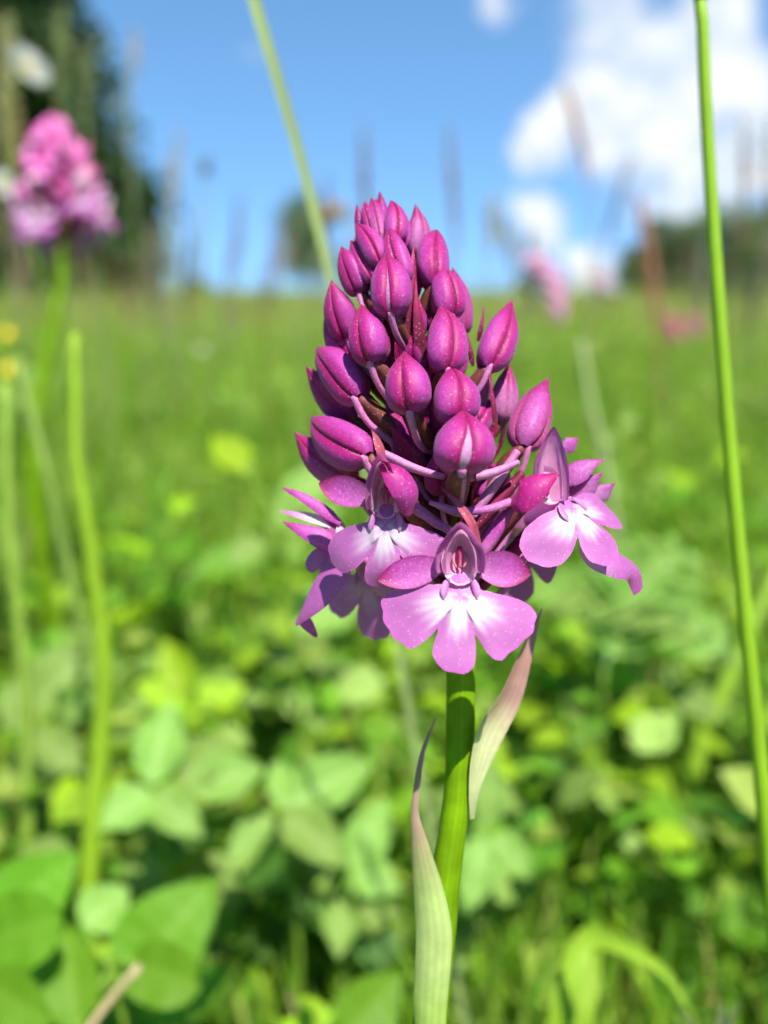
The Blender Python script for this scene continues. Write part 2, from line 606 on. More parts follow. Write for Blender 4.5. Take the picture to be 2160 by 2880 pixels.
def bud(tip, base, wpx, sgn=1, kt=1.0, kb=.72, roll=0.0, stripe=.3, pale=0.0, bract=True, spur=True, dark=0.0, hook=.06, df=0.0,
        join_dy=None):
    """a closed flower bud: pale inside, three overlapping sepals, ovary, spur and bract"""
    ft = front(*tip, sgn, kt) + df
    fb = front(*base, sgn, kb) + df
    T = A(tip[0], tip[1], ft)
    B = A(base[0], base[1], fb)
    ax = T - B
    Lx = np.linalg.norm(ax)
    ax = ax / Lx
    R0 = wpx * .5 * PX0
    axx, sr, _ = axis_at(base[1])
    outw = np.array(RGT) * (base[0] - axx) / 200.0
    face = np.array(-FWD) * (1.0 if sgn > 0 else -.6) + np.array((0, 0, -.25)) + outw * .55
    roll = roll + random.uniform(-.28, .28)
    bow = random.uniform(-.05, .05)
    face = face - face.dot(ax) * ax
    face /= np.linalg.norm(face)
    side = np.cross(ax, face)
    c, s = math.cos(roll), math.sin(roll)
    face, side = face * c + side * s, side * c - face * s
    lump = (random.uniform(.02, .06), random.uniform(0, 6.28), random.uniform(0, 6.28))
    PV = [0, .05, .14, .28, .42, .58, .74, .86, .94, 1.0]
    PR = [.30, .66, .90, 1.0, .99, .86, .57, .28, .10, .010]

    def surf(th, v, k):
        r = R0 * interp(PV, PR, v) * k * (1 + .055 * np.cos(3 * th + math.pi) + lump[0] * np.sin(2 * th + lump[1] + v * 2) + .012 * np.sin(9 * th + lump[2]) * sstep(1, .6, v))
        hk = hook * Lx * np.clip((v - .7) / .3, 0, 1) ** 2
        return (B + (v * Lx)[..., None] * ax + (r * np.cos(th))[..., None] * face + (r * np.sin(th) * .96)[..., None] * side
                + hk[..., None] * face * -1 + (bow * Lx * np.sin(math.pi * v))[..., None] * side)

    nu, nv = 20, 18
    v = np.linspace(0.0, 1, nv)
    # inner body (petals and lip folded up)
    th = np.linspace(0, 2 * math.pi, 18, endpoint=False)
    VV, TT = np.meshgrid(v, th, indexing='ij')
    G = surf(TT.ravel(), VV.ravel(), .93)
    cin = mixc(MAG_L * .8, LILAC_P, np.full(len(G), min(1.0, stripe * 2.2 + pale)))
    cin = mixc(cin, MAG, sstep(.35, .85, VV.ravel()))
    if stripe < .25:
        cin = np.repeat((MAG_D * .8)[None], len(G), 0)
    root = part('bud', (G, [grid_faces(18, nv, True)], cin), petal_m, ORI)
    jit = random.uniform(-.12, .12)
    for k in range(3):
        a0, a1 = [(0, 2.1), (-2.1, 0), (2.0, 4.28)][k]
        v = np.linspace(0, 1, nv)
        t = np.linspace(0, 1, nu)
        VV, TT = np.meshgrid(v, t, indexing='ij')
        gap = (.014 + max(0, stripe - .07) * .62 * sstep(.72, .0, VV)) if k < 2 else 0 * VV
        lo = a0 + (gap if k == 0 else 0)
        hi = a1 - (gap if k == 1 else 0)
        TH = lo + (hi - lo) * TT + jit * .4
        if k == 2:
            TH = a0 + (a1 - a0) * TT + jit * .4
        edge = np.minimum(TT, 1 - TT) * 2
        K = 1.0 + .055 * np.sin(np.pi * TT) ** .6 - .035 * (1 - sstep(0, .22, edge)) + (.02 if k == 2 else 0)
        G = surf(TH.ravel(), VV.ravel(), K.ravel()).reshape(nv, nu, 3)
        e = 1 - sstep(0.0, .30, edge)
        cc = mixc(MAG, MAG_L, sstep(.15, .95, edge) * sstep(.95, .35, VV) * .85)
        cc = mixc(cc, MAG_D, np.clip(e * .62 + sstep(.55, .95, VV) * .7, 0, 1))
        vn = np.clip(np.cos((TT - .5) * 2 * math.pi * 3.5 + .35 * np.sin(VV * 5)), 0, 1) ** 6      # veins along the sepal
        cc = mixc(cc, MAG_D, vn * .12)
        cc = mixc(cc, LILAC_P, pale * sstep(.85, .25, VV))
        cc = cc * (1 - dark)
        data = thicken(G, cc, .00022)
        part('sepal', data, petal_m, root)
    # ovary: from the bud's foot down and in to the axis
    dy = join_dy if join_dy is not None else 90 + abs(base[0] - axx) * .45
    ya = base[1] + dy
    ax2, sr2, _ = axis_at(ya)
    dirx = np.clip((base[0] - ax2) / 140.0, -1, 1)
    E = A(ax2 + dirx * sr2 * .6, ya, sgn * sr2 * .4)
    Bs = B + ax * Lx * .02
    mid = (Bs + E) * .5 + np.array((0, 0, -.0006)) - np.array(FWD) * .0006 * sgn
    ow = max(11.0, wpx * .19) * PX0
    part('ovary', tube([Bs, Bs * .7 + mid * .3 - face * .0003, mid, E], [ow * .75, ow * 1.15, ow * 1.05, ow * .7],
                       [OLIVE * .8 + MAROON * .3, OLIVE, MAROON, MAROON], 10, 16, ripple=.08), ovary_m, root)
    if spur:
        # slender spur running back from the bud's foot
        S1 = B + face * R0 * .30 + ax * Lx * .04
        off = face * .0012 + np.array((0, 0, -.0009))
        E2 = mid * .35 + E * .65 + off * 1.2 + side * random.uniform(-.001, .001)
        part('spur', tube([S1, S1 * .6 + mid * .4 + off, mid * .75 + E * .25 + off * 1.3, E2],
                          [max(7, wpx * .10) * PX0, max(6, wpx * .085) * PX0, max(5.5, wpx * .075) * PX0, 3.5 * PX0],
                          [SPURC, SPURC, SPURC * .9 + LILAC * .1, MAG_L], 8, 18), petal_m, root)
    if bract:
        Lb = np.linalg.norm(Bs - E)
        q = E + side * ow * 1.8 * (1 if jit > 0 else -1)
        d = norm((Bs - E) + np.array((0, 0, .5)) * Lb * .6)
        pts = [q, q + d * Lb * .5 + face * .0006, q + d * Lb * .8 + face * .0004, q + d * Lb * 1.02 - face * .0006]
        part('bract', strip(pts, [.35, 1, .8, .04], max(11, wpx * .19) * PX0, face + side * .4, (MAROON * 1.0 + MAG_D * .2, MAROON * .8 + MAG_D * .4, MAG_D),
                            fold=.35), ovary_m, root)
    return root


def strip(pts, wprof, w, hint, cols, nu=7, n=22, fold=.25, t=.00018):
    """a lance-shaped blade along a path: half widths wprof*w, folded along its midrib"""
    path, u, s = path_resample(pts, n)
    ww = np.clip(interp(s if len(wprof) == len(pts) else np.linspace(0, 1, len(wprof)), wprof, u), .01, 9) * w
    T, Nn, Bb = frames(path, hint)
    x = np.linspace(-1, 1, nu)
    G = path[:, None] + ww[:, None, None] * (x[None, :, None] * Bb[:, None] + fold * (x ** 2)[None, :, None] * Nn[:, None])
    cols = np.asarray(cols, float)
    c = lin(np.linspace(0, 1, len(cols)), cols, u)
    C = np.repeat(c[:, None], nu, 1)
    if nu > 11:      # parallel veins
        C = C * (1 + .06 * np.cos(x * 15 + 1.2 * x ** 2)[None, :, None] + .035 * np.cos(x * 37 + 2)[None, :, None] * (.5 + .5 * np.sin(u * 9)[:, None, None]))
    return thicken(G, C, t)


def c1(x, y): return (780 + .42194 * x, 500 + .42194 * y)
def c2(x, y): return (760 + .42194 * x, 1100 + .42194 * y)
def c3(x, y): return (1200 + .3918 * x, 1000 + .3918 * y)
def c4(x, y): return (1050 + .5786 * x, 1600 + .5786 * y)


def build_orchid_axis():
    pts = [A(x, y, 0) for x, y in AX]
    foot = [np.array((OFF[0], OFF[1], -.01)), np.array((OFF[0], OFF[1], .06))]
    pts = foot + pts
    rad = [60 * PX0, 58 * PX0] + [r * PX0 for r in AXR]
    gr = np.array((.150, .285, .003))
    cols = [gr * .8] + [gr] * 16 + [np.array((.15, .20, .01)), np.array((.14, .09, .02)), np.array((.13, .05, .03)), np.array((.14, .03, .04))]
    V, F, C = tube(pts, rad, cols, 32, 90, ripple=.03)
    C[:90 * 32] *= np.tile(1 + .07 * np.cos(np.arange(32) * 2.9) + .05 * np.cos(np.arange(32) * 1.3), 90)[:, None]      # fine ridges
    part('stem', (V, F, C), stem_m, ORI)
    # the two sheath leaves against the stem
    silver = np.array((.46, .48, .24))
    pinkish = np.array((.36, .25, .17))
    purple = np.array((.36, .19, .16))
    green = np.array((.28, .43, .07))
    L1 = [c4(478, 1215), c4(485, 1080), c4(520, 900), c4(565, 770), c4(640, 650), c4(740, 400), c4(818, 190)]
    f1 = [20, 30, 26, 14, 4, -6, -20]
    pts = [A(x, y, f) for (x, y), f in zip(L1, f1)]
    V, F, C = strip(pts, [.14, .36, .80, 1.0, .86, .46, .03], 44 * PX0, np.array((.30, -.9, .1)),
                    [silver * .9, silver, silver, silver * .7 + pinkish * .3, pinkish * .4 + purple * .6, purple, purple, purple * .9], nu=33, n=44, fold=.42)
    part('sheath_leaf', (V, F, C), sheath_m, ORI)
    L2 = [c4(268, 2290), c4(270, 2130), c4(282, 1950), c4(287, 1780), c4(262, 1580), c4(222, 1350), c4(200, 1180), c4(212, 1050), c4(238, 900), c4(303, 722)]
    f2 = [52, 58, 62, 60, 52, 42, 36, 32, 28, 22]
    pts = [A(x, y, f) for (x, y), f in zip(L2, f2)]
    V, F, C = strip(pts, [.84, .92, .97, 1.0, .86, .50, .22, .17, .13, .03], 51 * PX0, np.array((-.25, -1, .1)),
                    [green, green * .8 + silver * .25, green * .55 + silver * .5, green * .55 + silver * .5, green * .6 + silver * .4,
                     green * .4 + pinkish * .5, pinkish, purple * .5 + pinkish * .5, purple, purple], nu=35, n=60, fold=-.40)
    part('sheath_leaf', (V, F, C), sheath_m, ORI)


build_orchid_axis()

# the buds, crown first
bud(c1(680, 92), c1(728, 330), 26, -1, .5, .3, stripe=0, bract=False, spur=False)
bud(c1(527, 182), c1(575, 420), 26, -1, .9, .5, stripe=0, bract=False, spur=False)
bud(c1(570, 148), c1(650, 420), 44, 1, .65, .45, stripe=.05, bract=False, spur=False)
bud(c1(622, 115), c1(690, 430), 38, 1, .50, .55, stripe=.05, pale=.25, bract=False, spur=False)
bud(c1(652, 122), c1(735, 420), 32, 1, .35, .45, stripe=.0, bract=False, spur=False)
bud(c1(812, 175), c1(845, 460), 36, 1, .25, .45, stripe=.0, bract=False, spur=False)
bud(c1(760, 135), c1(785, 430), 58, 1, .55, .62, stripe=.05, bract=False, spur=False)
bud(c1(925, 180), c1(925, 540), 62, -1, .8, .4, stripe=.4, pale=.45, bract=False, spur=False)
bud(c1(512, 288), c1(690, 580), 62, 1, .95, .8, stripe=.05, spur=False)
bud(c1(482, 400), c1(640, 690), 50, 1, .9, .7, stripe=.05, spur=False, dark=.1)
bud(c1(738, 308), c1(845, 700), 66, 1, .8, .85, stripe=.08, spur=False)
bud(c1(1070, 320), c1(1040, 720), 88, 1, 1.0, .8, stripe=.12, spur=False)
bud(c1(415, 452), c1(560, 775), 72, 1, 1.1, .7, stripe=.08)
bud(c1(718, 488), c1(762, 925), 101, 1, 1.05, 1.0, stripe=.26, roll=.1)
bud(c1(1078, 552), c1(1150, 940), 88, 1, 1.0, .85, stripe=.2)
bud(c1(1180, 600), c1(1225, 1050), 66, -1, .9, .5, stripe=.2, pale=.15)
bud(c1(348, 680), c1(485, 1075), 82, 1, 1.15, .8, stripe=.1)
bud(c1(545, 838), c1(640, 1240), 97, 1, 1.05, .95, stripe=.22)
bud(c1(1098, 828), c1(1115, 1295), 98, 1, 1.0, .95, stripe=.2, roll=.35)
bud(c1(302, 905), c1(500, 1265), 78, -1, 1.1, .6, stripe=.1)
bud(c1(1553, 822), c1(1400, 1275), 94, 1, 1.05, .9, stripe=.14, roll=-.2, hook=-.05, join_dy=150)
bud(c1(238, 1120), c1(545, 1472), 105, 1, 1.15, .9, stripe=.15, roll=.15)
bud(c1(182, 1268), c1(510, 1610), 92, -1, 1.1, .4, stripe=.12)
bud(c1(838, 1148), c1(890, 1570), 112, 1, 1.05, 1.0, stripe=.22, roll=-.15)
bud(c1(1152, 1240), c1(1185, 1640), 110, 1, 1.0, .95, stripe=.12, roll=-.1)
bud(c2(245, 155), c2(655, 445), 112, 1, 1.15, .9, stripe=.12)
bud(c2(150, 293), c2(570, 590), 100, -1, 1.15, .4, stripe=.14, pale=.12)
bud(c2(1285, 112), c2(1268, 545), 134, 1, 1.1, 1.08, stripe=.48, roll=-.25, df=14)
bud(c3(592, 55), c3(540, 480), 74, -1, 1.05, .5, stripe=.4, pale=.55, hook=0)
bud(c3(850, 158), c3(690, 660), 96, 1, 1.05, .9, stripe=.18, pale=.22, roll=.2, hook=-.05)

# ------------------------------------------------------------------ open flowers of the orchid
MM = 1e-3
LIP_T = {   # outline of the three-lobed lip: angle from straight down (deg, + to its left when facing it), reach
    'front': ([-180, -166, -145, -124, -112, -96, -87, -79, -62, -49, -41, -36, -33, -31.5, -30, -26, -18.7, -10, -2.4, 5, 9.5, 14, 17.5, 19.5, 21, 24, 30, 43, 62, 72, 79, 84, 92, 103, 118, 145, 166, 180],
              [104, 100, 88, 90, 130, 262, 338, 357, 367, 351, 340, 262, 190, 158, 205, 285, 332, 352, 360, 348, 335, 262, 195, 155, 235, 322, 345, 346, 367, 353, 315, 250, 160, 100, 80, 80, 100, 104]),
    'side': ([-180, -166, -145, -118, -100, -84, -70, -55, -43, -37, -32, -27, -22, -13, 0, 13, 22, 27, 32, 37, 43, 55, 70, 84, 100, 118, 145, 166, 180],
             [104, 100, 84, 85, 190, 300, 350, 365, 335, 255, 150, 240, 305, 345, 355, 345, 305, 240, 150, 255, 335, 365, 350, 300, 190, 85, 84, 100, 104]),
}


def place_frame(facing, up):
    z = norm(np.asarray(facing, float))
    y = np.asarray(up, float)
    y = norm(y - y.dot(z) * z)
    x = np.cross(y, z)
    return np.stack([x, y, z])          # rows


def lip(kind, unit, tilt=.25, conv=.25, side_fold=.25, mid_fold=0.0, white=1.0, wave=.05, seed=0, squeeze=1.0):
    """one continuous three-lobed sheet in the flower's own frame (x across, y up, z out)"""
    ang, rad = LIP_T[kind]
    na, nr = 150, 22
    ph = np.linspace(ang[0], ang[-1], na)
    Ro = np.interp(ph, ang, rad) * unit
    rs = np.random.default_rng(seed)
    Ro = Ro * (1 + .012 * np.sin(ph * .45 + rs.random() * 6) + .008 * np.sin(ph * 1.3 + rs.random() * 6))
    k = np.linspace(0.002, 1, nr)
    ps = np.where(np.abs(ph) < 110, ph * squeeze, np.sign(ph) * (110 * squeeze + (np.abs(ph) - 110) * (180 - 110 * squeeze) / 70))
    K, PH = np.meshgrid(k, np.radians(ps), indexing='ij')
    Rr = K * Ro[None]
    X = Rr * np.sin(PH)
    Y = -Rr * np.cos(PH)
    Rm = 360 * unit
    xn, yn = X / Rm, Y / Rm
    midm = np.exp(-(xn / .28) ** 2)
    Z = (-conv * (xn ** 2) - conv * .6 * np.clip(-yn, 0, 2) ** 2 + side_fold * -np.abs(xn) * .5
         + mid_fold * midm * -np.clip(-yn - .3, 0, 2) ** 1.6
         + wave * np.sin(xn * 7 + rs.random() * 6) * K * .35 + wave * np.sin(yn * 9 + xn * 3 + rs.random() * 6) * K * .25
         + .05 * np.exp(-((np.abs(xn) - .13) / .05) ** 2) * sstep(.55, .1, K)) * Rm
    # soft grooves that run out from the foot to the notches
    for nd in ([-31.5, 19.5] if kind == 'front' else [-32, 32]):
        Z -= .018 * Rm * np.exp(-((np.degrees(PH) - nd) / 5) ** 2) * sstep(.15, .5, K)
    ct, st = math.cos(tilt), math.sin(tilt)
    Y2 = Y * ct - Z * st
    Z2 = -Y * st + Z * ct            # the sheet reaches out as it descends
    G = np.stack([X, Y2, Z2], -1)
    c = mixc(LILAC, LILAC_P, .12 * np.ones_like(K))
    veins = .5 + .5 * np.sin(PH * 34 + 3 * np.sin(K * 5))
    c = mixc(c, LILAC * .92, veins * .22 * sstep(.3, .7, K))
    wm = sstep(.66, .22, K + .025 * np.sin(PH * 11) + .03 * np.sin(PH * 29 + 1)) * (np.cos(np.clip(PH * .62, -1.5, 1.5)) ** 1.0)
    c = mixc(c, WHITE, wm * white)
    c = mixc(c, np.array((.55, .10, .45)), sstep(.90, 1.0, K) * .55)
    c = mixc(c, LILAC, sstep(.16, .04, K) * .8)
    return G, c


def sheet(data, Fm, O, t):
    G, c = data
    W = G @ Fm + O
    return thicken(W, c, t)


def wing(L, W, unit, ang, back=.2, cup=.25, tip_col=MAG_D, base_col=LILAC, mid_col=MAG_L, curl=.1):
    """a side sepal: ovate, lying at angle ang in the flower's plane"""
    nu, nv = 11, 24
    v = np.linspace(0, 1, nv)
    x = np.linspace(-1, 1, nu)
    w = interp([0, .12, .35, .6, .82, .94, 1], [.18, .55, .95, 1, .68, .32, .05], v) * W * .5
    V_, X_ = np.meshgrid(v, x, indexing='ij')
    lx = V_ * L
    ly = X_ * w[:, None]
    lz = -back * L * V_ ** 1.4 + cup * (X_ ** 2) * w[:, None] * 1.0 + curl * L * np.clip(V_ - .6, 0, 1) ** 2
    ca, sa = math.cos(ang), math.sin(ang)
    G = np.stack([lx * ca - ly * sa, lx * sa + ly * ca, lz], -1) * unit
    e = np.abs(X_)
    c = mixc(mid_col, base_col, sstep(.75, .15, V_) * .7 + .2 * (1 - e))
    c = mixc(c, tip_col, np.clip(sstep(.62, 1, V_) * .85 + sstep(.72, 1, e) * .55, 0, 1))
    return G, c


def hood(W, H, D, unit, gape=1.0, outer=MAG, inner=LILAC, ridge=True):
    """dorsal sepal and petals leaning together: a pointed helmet open to the front"""
    nu, nv = 33, 16
    t = np.linspace(-1, 1, nu)
    v = np.linspace(0, 1, nv)
    V_, T_ = np.meshgrid(v, t, indexing='ij')
    # rim: pointed arch from lower left over the top to lower right
    a = np.abs(T_)
    rx = np.sign(T_) * W * .5 * (np.sin(np.clip(a, 0, 1) * math.pi * .62) ** .9) * gape
    ry = H * (1 - a ** 1.25 * 1.18)
    rz = D * (1 - .55 * a ** 1.3)
    tx = np.sign(T_) * W * .20 * np.sin(a * math.pi * .75)
    ty = H * .30 * np.cos(T_ * math.pi * .75) + H * .05
    tz = -D * .55 + 0 * T_
    s = V_ ** .85
    bul = np.sin(math.pi * V_) * .16
    X = tx + (rx - tx) * s + np.sign(T_) * bul * W * .35 * np.sin(a * math.pi * .6)
    Y = ty + (ry - ty) * s + bul * H * .75 * np.cos(T_ * 1.4)
    Z = tz + (rz - tz) * V_
    X = X * (1 - .10 * sstep(.75, 1, V_) * (a > .2))
    Y = Y + (.045 * H * np.exp(-(T_ / .10) ** 2) * sstep(.2, .8, V_) if ridge else 0)
    Y = Y - .035 * H * (np.exp(-((a - .36) / .07) ** 2)) * sstep(.1, .6, V_)
    G = np.stack([X, Y, Z], -1) * unit
    c = mixc(outer * .4 + LILAC_P * .6, outer, sstep(.2, .95, V_) * .6)
    c = mixc(c, MAG, sstep(.90, 1, V_) * .35)
    c = mixc(c, LILAC_P, .25 * sstep(.35, .9, a))
    return G, c


def flower(O, facing, up, unit, kind='front', lipk=None, lips=1.0, hoodk=None, wings=((1, 10, {}), (-1, 10, {})), lroll=0.0, ldrop=3.0, lshift=0.0, join_y=None, join_side=0.0,
           bractpts=None, spurpts=None, ovary=True, sgn=1, hoodon=True, lipon=True):
    root = bpy.data.objects.new('flower', None)
    COL.objects.link(root)
    root.empty_display_size = .004
    root.parent = ORI
    Fm = place_frame(facing, up)
    O = np.asarray(O, float)
    u = unit * MM
    if lipon:
        cr, sr_ = math.cos(lroll), math.sin(lroll)
        Fm0 = Fm
        Fm = np.stack([Fm0[0] * cr + Fm0[1] * sr_, Fm0[1] * cr - Fm0[0] * sr_, Fm0[2]])
        part('lip', sheet(lip(kind, u / 360.0 * 9.2 * lips, **(lipk or {})), Fm, O + Fm[1] * -ldrop * u + Fm0[0] * lshift * u + Fm[2] * .2 * u, 0), lip_m, root)
        for s in (-1, 1):      # the two little guide plates at the lip's foot
            v = np.linspace(0, 1, 9)
            x = np.linspace(0, 1, 6)
            V_, X_ = np.meshgrid(v, x, indexing='ij')
            G = np.stack([s * (1.10 + .35 * V_ + .95 * X_ * np.sin(V_ * 2.2 + .5)), -1.3 - 1.7 * V_ - .7 * X_ * V_, -.15 + .50 * V_ + (.16 * np.sin(V_ * math.pi * .8 + .3)) * X_], -1) * u + (Fm0[0] @ Fm.T) * lshift * u
            part('lip_ridge', thicken(G @ Fm + O, mixc(LILAC, LILAC_P, X_), .00025), lip_m, root)
        Fm = Fm0
    if hoodon:
        hk = dict(W=6.0, H=5.6, D=3.0)
        hk.update(hoodk or {})
        part('hood', sheet(hood(unit=u, **hk), Fm, O, 0), hood_m, root)
        hi = dict(hk, W=hk['W'] * .92, H=hk['H'] * .90, D=hk['D'] * .95, gape=.66, outer=LILAC)
        g, c = hood(unit=u, **hi, ridge=False)
        half = g.shape[1] // 2
        for sl in (slice(0, half + 1), slice(half, None)):     # the two petals folded together inside the hood
            part('petal', sheet((g[:, sl] - np.array((0, .15 * u, 0)), mixc(c[:, sl], np.array((.80, .42, .66)), np.full(c[:, sl].shape[:2], .8))), Fm, O, 0), hood_m, root)
        # throat: a small cup behind the mouth, and the column standing in it
        nu, nv = 18, 8
        th = np.linspace(0, 2 * math.pi, nu, endpoint=False)
        v = np.linspace(0, 1, nv)
        V_, T_ = np.meshgrid(v, th, indexing='ij')
        r = np.sin(V_ * math.pi * .5) * 1.0
        G = np.stack([np.cos(T_) * r * 2.15, .55 + np.sin(T_) * r * 2.7, -1.3 + 1.6 * V_ ** 2], -1) * u
        cc = mixc(np.array((.60, .13, .30)), np.array((.80, .46, .68)), sstep(.1, .6, V_))
        part('throat', ((G @ Fm + O).reshape(-1, 3), [grid_faces(nu, nv, True)], cc.reshape(-1, 3)), lip_m, root)
        cp = [np.array(q) * u @ Fm + O for q in ((0, 2.2, -1.0), (0, 2.05, -.45), (0, 1.4, -.25), (0, .6, -.35), (0, -.1, -.5))]
        part('column', tube(cp, [.18 * u, .34 * u, .22 * u, .18 * u, .22 * u], [np.array((.36, .01, .10)), np.array((.36, .01, .12)), np.array((.50, .05, .22)), np.array((.55, .10, .20)), np.array((.56, .14, .28))],
                            8, 12), lip_m, root)
        for s in (-1, 1):      # stigma flanks
            cp = [np.array(q) * u @ Fm + O for q in ((s * .5, 1.7, -.6), (s * .72, 1.1, -.45), (s * .65, .4, -.4), (s * .35, -.1, -.5))]
            part('stigma', tube(cp, [.08 * u, .16 * u, .16 * u, .10 * u], [np.array((.40, .08, .20)), np.array((.55, .20, .34)), np.array((.62, .22, .32)), np.array((.64, .26, .34))], 7, 10),
                 lip_m, root)
    for s, deg, kw in wings:
        k = dict(L=7.2, W=3.6, back=.15)
        k.update(kw)
        g, c = wing(unit=u, ang=math.radians(deg) if s > 0 else math.pi - math.radians(deg), **k)
        g = g + np.array((s * 1.5 * u, .35 * u, -.8 * u))
        part('sepal', sheet((g, c), Fm, O, 0), petal_m, root)
    if join_y is not None:
        ax2, sr2, _ = axis_at(join_y)
        E = A(ax2 + join_side * sr2 * .6, join_y, sgn * sr2 * .5)
        Q = O + Fm[2] * -1.6 * u + Fm[1] * .5 * u
        mid = Q * .5 + E * .5 + np.array((0, 0, .0008)) + Fm[2] * -.0008
        part('ovary', tube([Q, Q * .72 + mid * .28 + Fm[1] * .0005, mid, E], [15 * PX0, 20 * PX0, 19 * PX0, 13 * PX0],
                           [MAG_L * .5 + OLIVE * .5, OLIVE * .7 + MAROON * .5, MAROON, MAROON], 12, 22, ripple=.09), ovary_m, root)
        if spurpts is None:
            Q2 = O + Fm[2] * -1.4 * u - Fm[1] * .3 * u
            mid2 = Q2 * .5 + E * .5 + np.array((0, 0, -.0020))
            spurpts = [Q2, Q2 * .5 + mid2 * .5 + np.array((0, 0, -.0006)), mid2, E * .8 + mid2 * .2 + np.array((0, 0, -.0028))]
    if spurpts is not None:
        part('spur', tube(spurpts, [11 * PX0] * (len(spurpts) - 1) + [6 * PX0], [SPURC, LILAC, SPURC], 9, 26), petal_m, root)
    if bractpts is not None:
        part('bract', strip(bractpts, [.5, 1, .75, .06], 11 * PX0, np.array((.2, -1, .2)), (MAROON * 1.6 + OLIVE * .4, MAROON * 1.5 + OLIVE * .6, MAROON + MAG_D * .6), fold=.3),
             ovary_m, root)
    return root


TOCAM = np.array(-FWD)
UP = np.array(UPV)
RG = np.array(RGT)


def free_petal(name, pts, wpx, hint, parent, prof=(.18, .62, .95, 1, .72, .34, .04), base=LILAC, mid=MAG_L, tip=MAG_D, fold=.25, edge=.5, white=0.0, nu=15, n=34, mat=None):
    """a petal or lobe along a path of (x, y, f) points"""
    path, u, s = path_resample([A(*q) for q in pts], n)
    ww = np.clip(interp(np.linspace(0, 1, len(prof)), prof, u), .01, 9) * wpx * .5 * PX0
    T, Nn, Bb = frames(path, hint)
    x = np.linspace(-1, 1, nu)
    G = path[:, None] + ww[:, None, None] * (x[None, :, None] * Bb[:, None] - fold * (x ** 2)[None, :, None] * Nn[:, None])
    V_, X_ = np.meshgrid(u, x, indexing='ij')
    c = mixc(base, mid, sstep(.1, .8, V_))
    c = mixc(c, WHITE, white * sstep(.55, .1, V_))
    c = mixc(c, tip, np.clip(sstep(.66, 1, V_) * .7 + sstep(.72, 1, np.abs(X_)) * edge, 0, 1))
    return part(name, thicken(G, c, 0), mat or petal_m, parent)


# front flower, facing the camera
flower(A(*c2(1266, 1170), 300), TOCAM * 1 + UP * .10 - RG * .04, UP + RG * .0, 1.0, 'front', dict(tilt=.30, conv=.16, side_fold=.12, wave=.045, seed=3),
       ldrop=3.3, hoodk=dict(W=6.0, H=4.7, D=2.0, outer=MAG * .45 + LILAC * .55),
       wings=((1, -10, dict(L=6.6, W=4.0, back=-.05)), (-1, -14, dict(L=8.0, W=3.5, back=-.08, curl=.05))),
       join_y=1640, bractpts=[A(*c2(1395, 1030), 290), A(*c2(1340, 880), 300), A(*c2(1250, 750), 295), A(*c2(1128, 632), 285)])
# left flower, turned a little to the left, hood tipped forward
f1 = flower(A(*c2(770, 740), 250), TOCAM * 1 - RG * .20 - UP * .06, UP * 1 + RG * .02, .92, 'side', dict(tilt=.34, conv=.32, side_fold=.4, mid_fold=.35, wave=.06, seed=7, white=.75, squeeze=.80),
       lips=1.08, ldrop=3.1, hoodk=dict(W=5.4, H=5.9, D=3.6, gape=.9),
       wings=((-1, 14, dict(L=7.6, W=3.8, back=-.02, base_col=LILAC)),),
       join_y=1590, join_side=-.8, sgn=1,
       spurpts=[A(*c2(960, 790), 215), A(*c2(1060, 850), 210), A(*c2(1150, 905), 190), A(*c2(1230, 960), 150)],
       bractpts=[A(*c2(760, 470), 268), A(*c2(735, 400), 272), A(*c2(705, 320), 270), A(*c2(676, 258), 262)])
free_petal('sepal', [(*c2(728, 462), 286), (*c2(840, 545), 318), (*c2(925, 680), 318), (*c2(925, 832), 285)], 74, TOCAM + RG * .45 + UP * .2, f1,
           prof=(.12, .62, .92, 1, .98, .8, .3), base=MAG, mid=MAG_L * .6 + MAG * .4, tip=MAG, edge=.4, fold=.42)
# right flower, looking out to the right and up
f3 = flower(A(*c3(870, 960), 200), TOCAM * .85 + RG * .42 + UP * .40, UP * 1 - TOCAM * .25 + RG * .12, .95, 'side', dict(tilt=.30, conv=.30, side_fold=.30, wave=.07, seed=9),
            lroll=.62, ldrop=2.6, lshift=1.9, lips=1.0, hoodk=dict(W=5.2, H=7.6, D=2.2, outer=MAG * .35 + LILAC * .65), wings=(), join_y=1640, join_side=.8,
            spurpts=[A(*c3(600, 1050), 205), A(*c3(430, 1105), 235), A(*c3(230, 1115), 250), A(*c3(20, 1055), 235)])
free_petal('sepal', [(*c3(600, 1060), 215), (*c3(690, 990), 250), (*c3(820, 905), 255), (*c3(950, 845), 235)], 84, TOCAM + UP * .6, f3, prof=(.5, .95, 1, .92, .72, .4, .05), base=MAG, mid=MAG, fold=.35)
free_petal('sepal', [(*c3(800, 1240), 170), (*c3(880, 1320), 175), (*c3(985, 1355), 170)], 56, TOCAM + RG * .3, f3, base=MAG, mid=MAG)
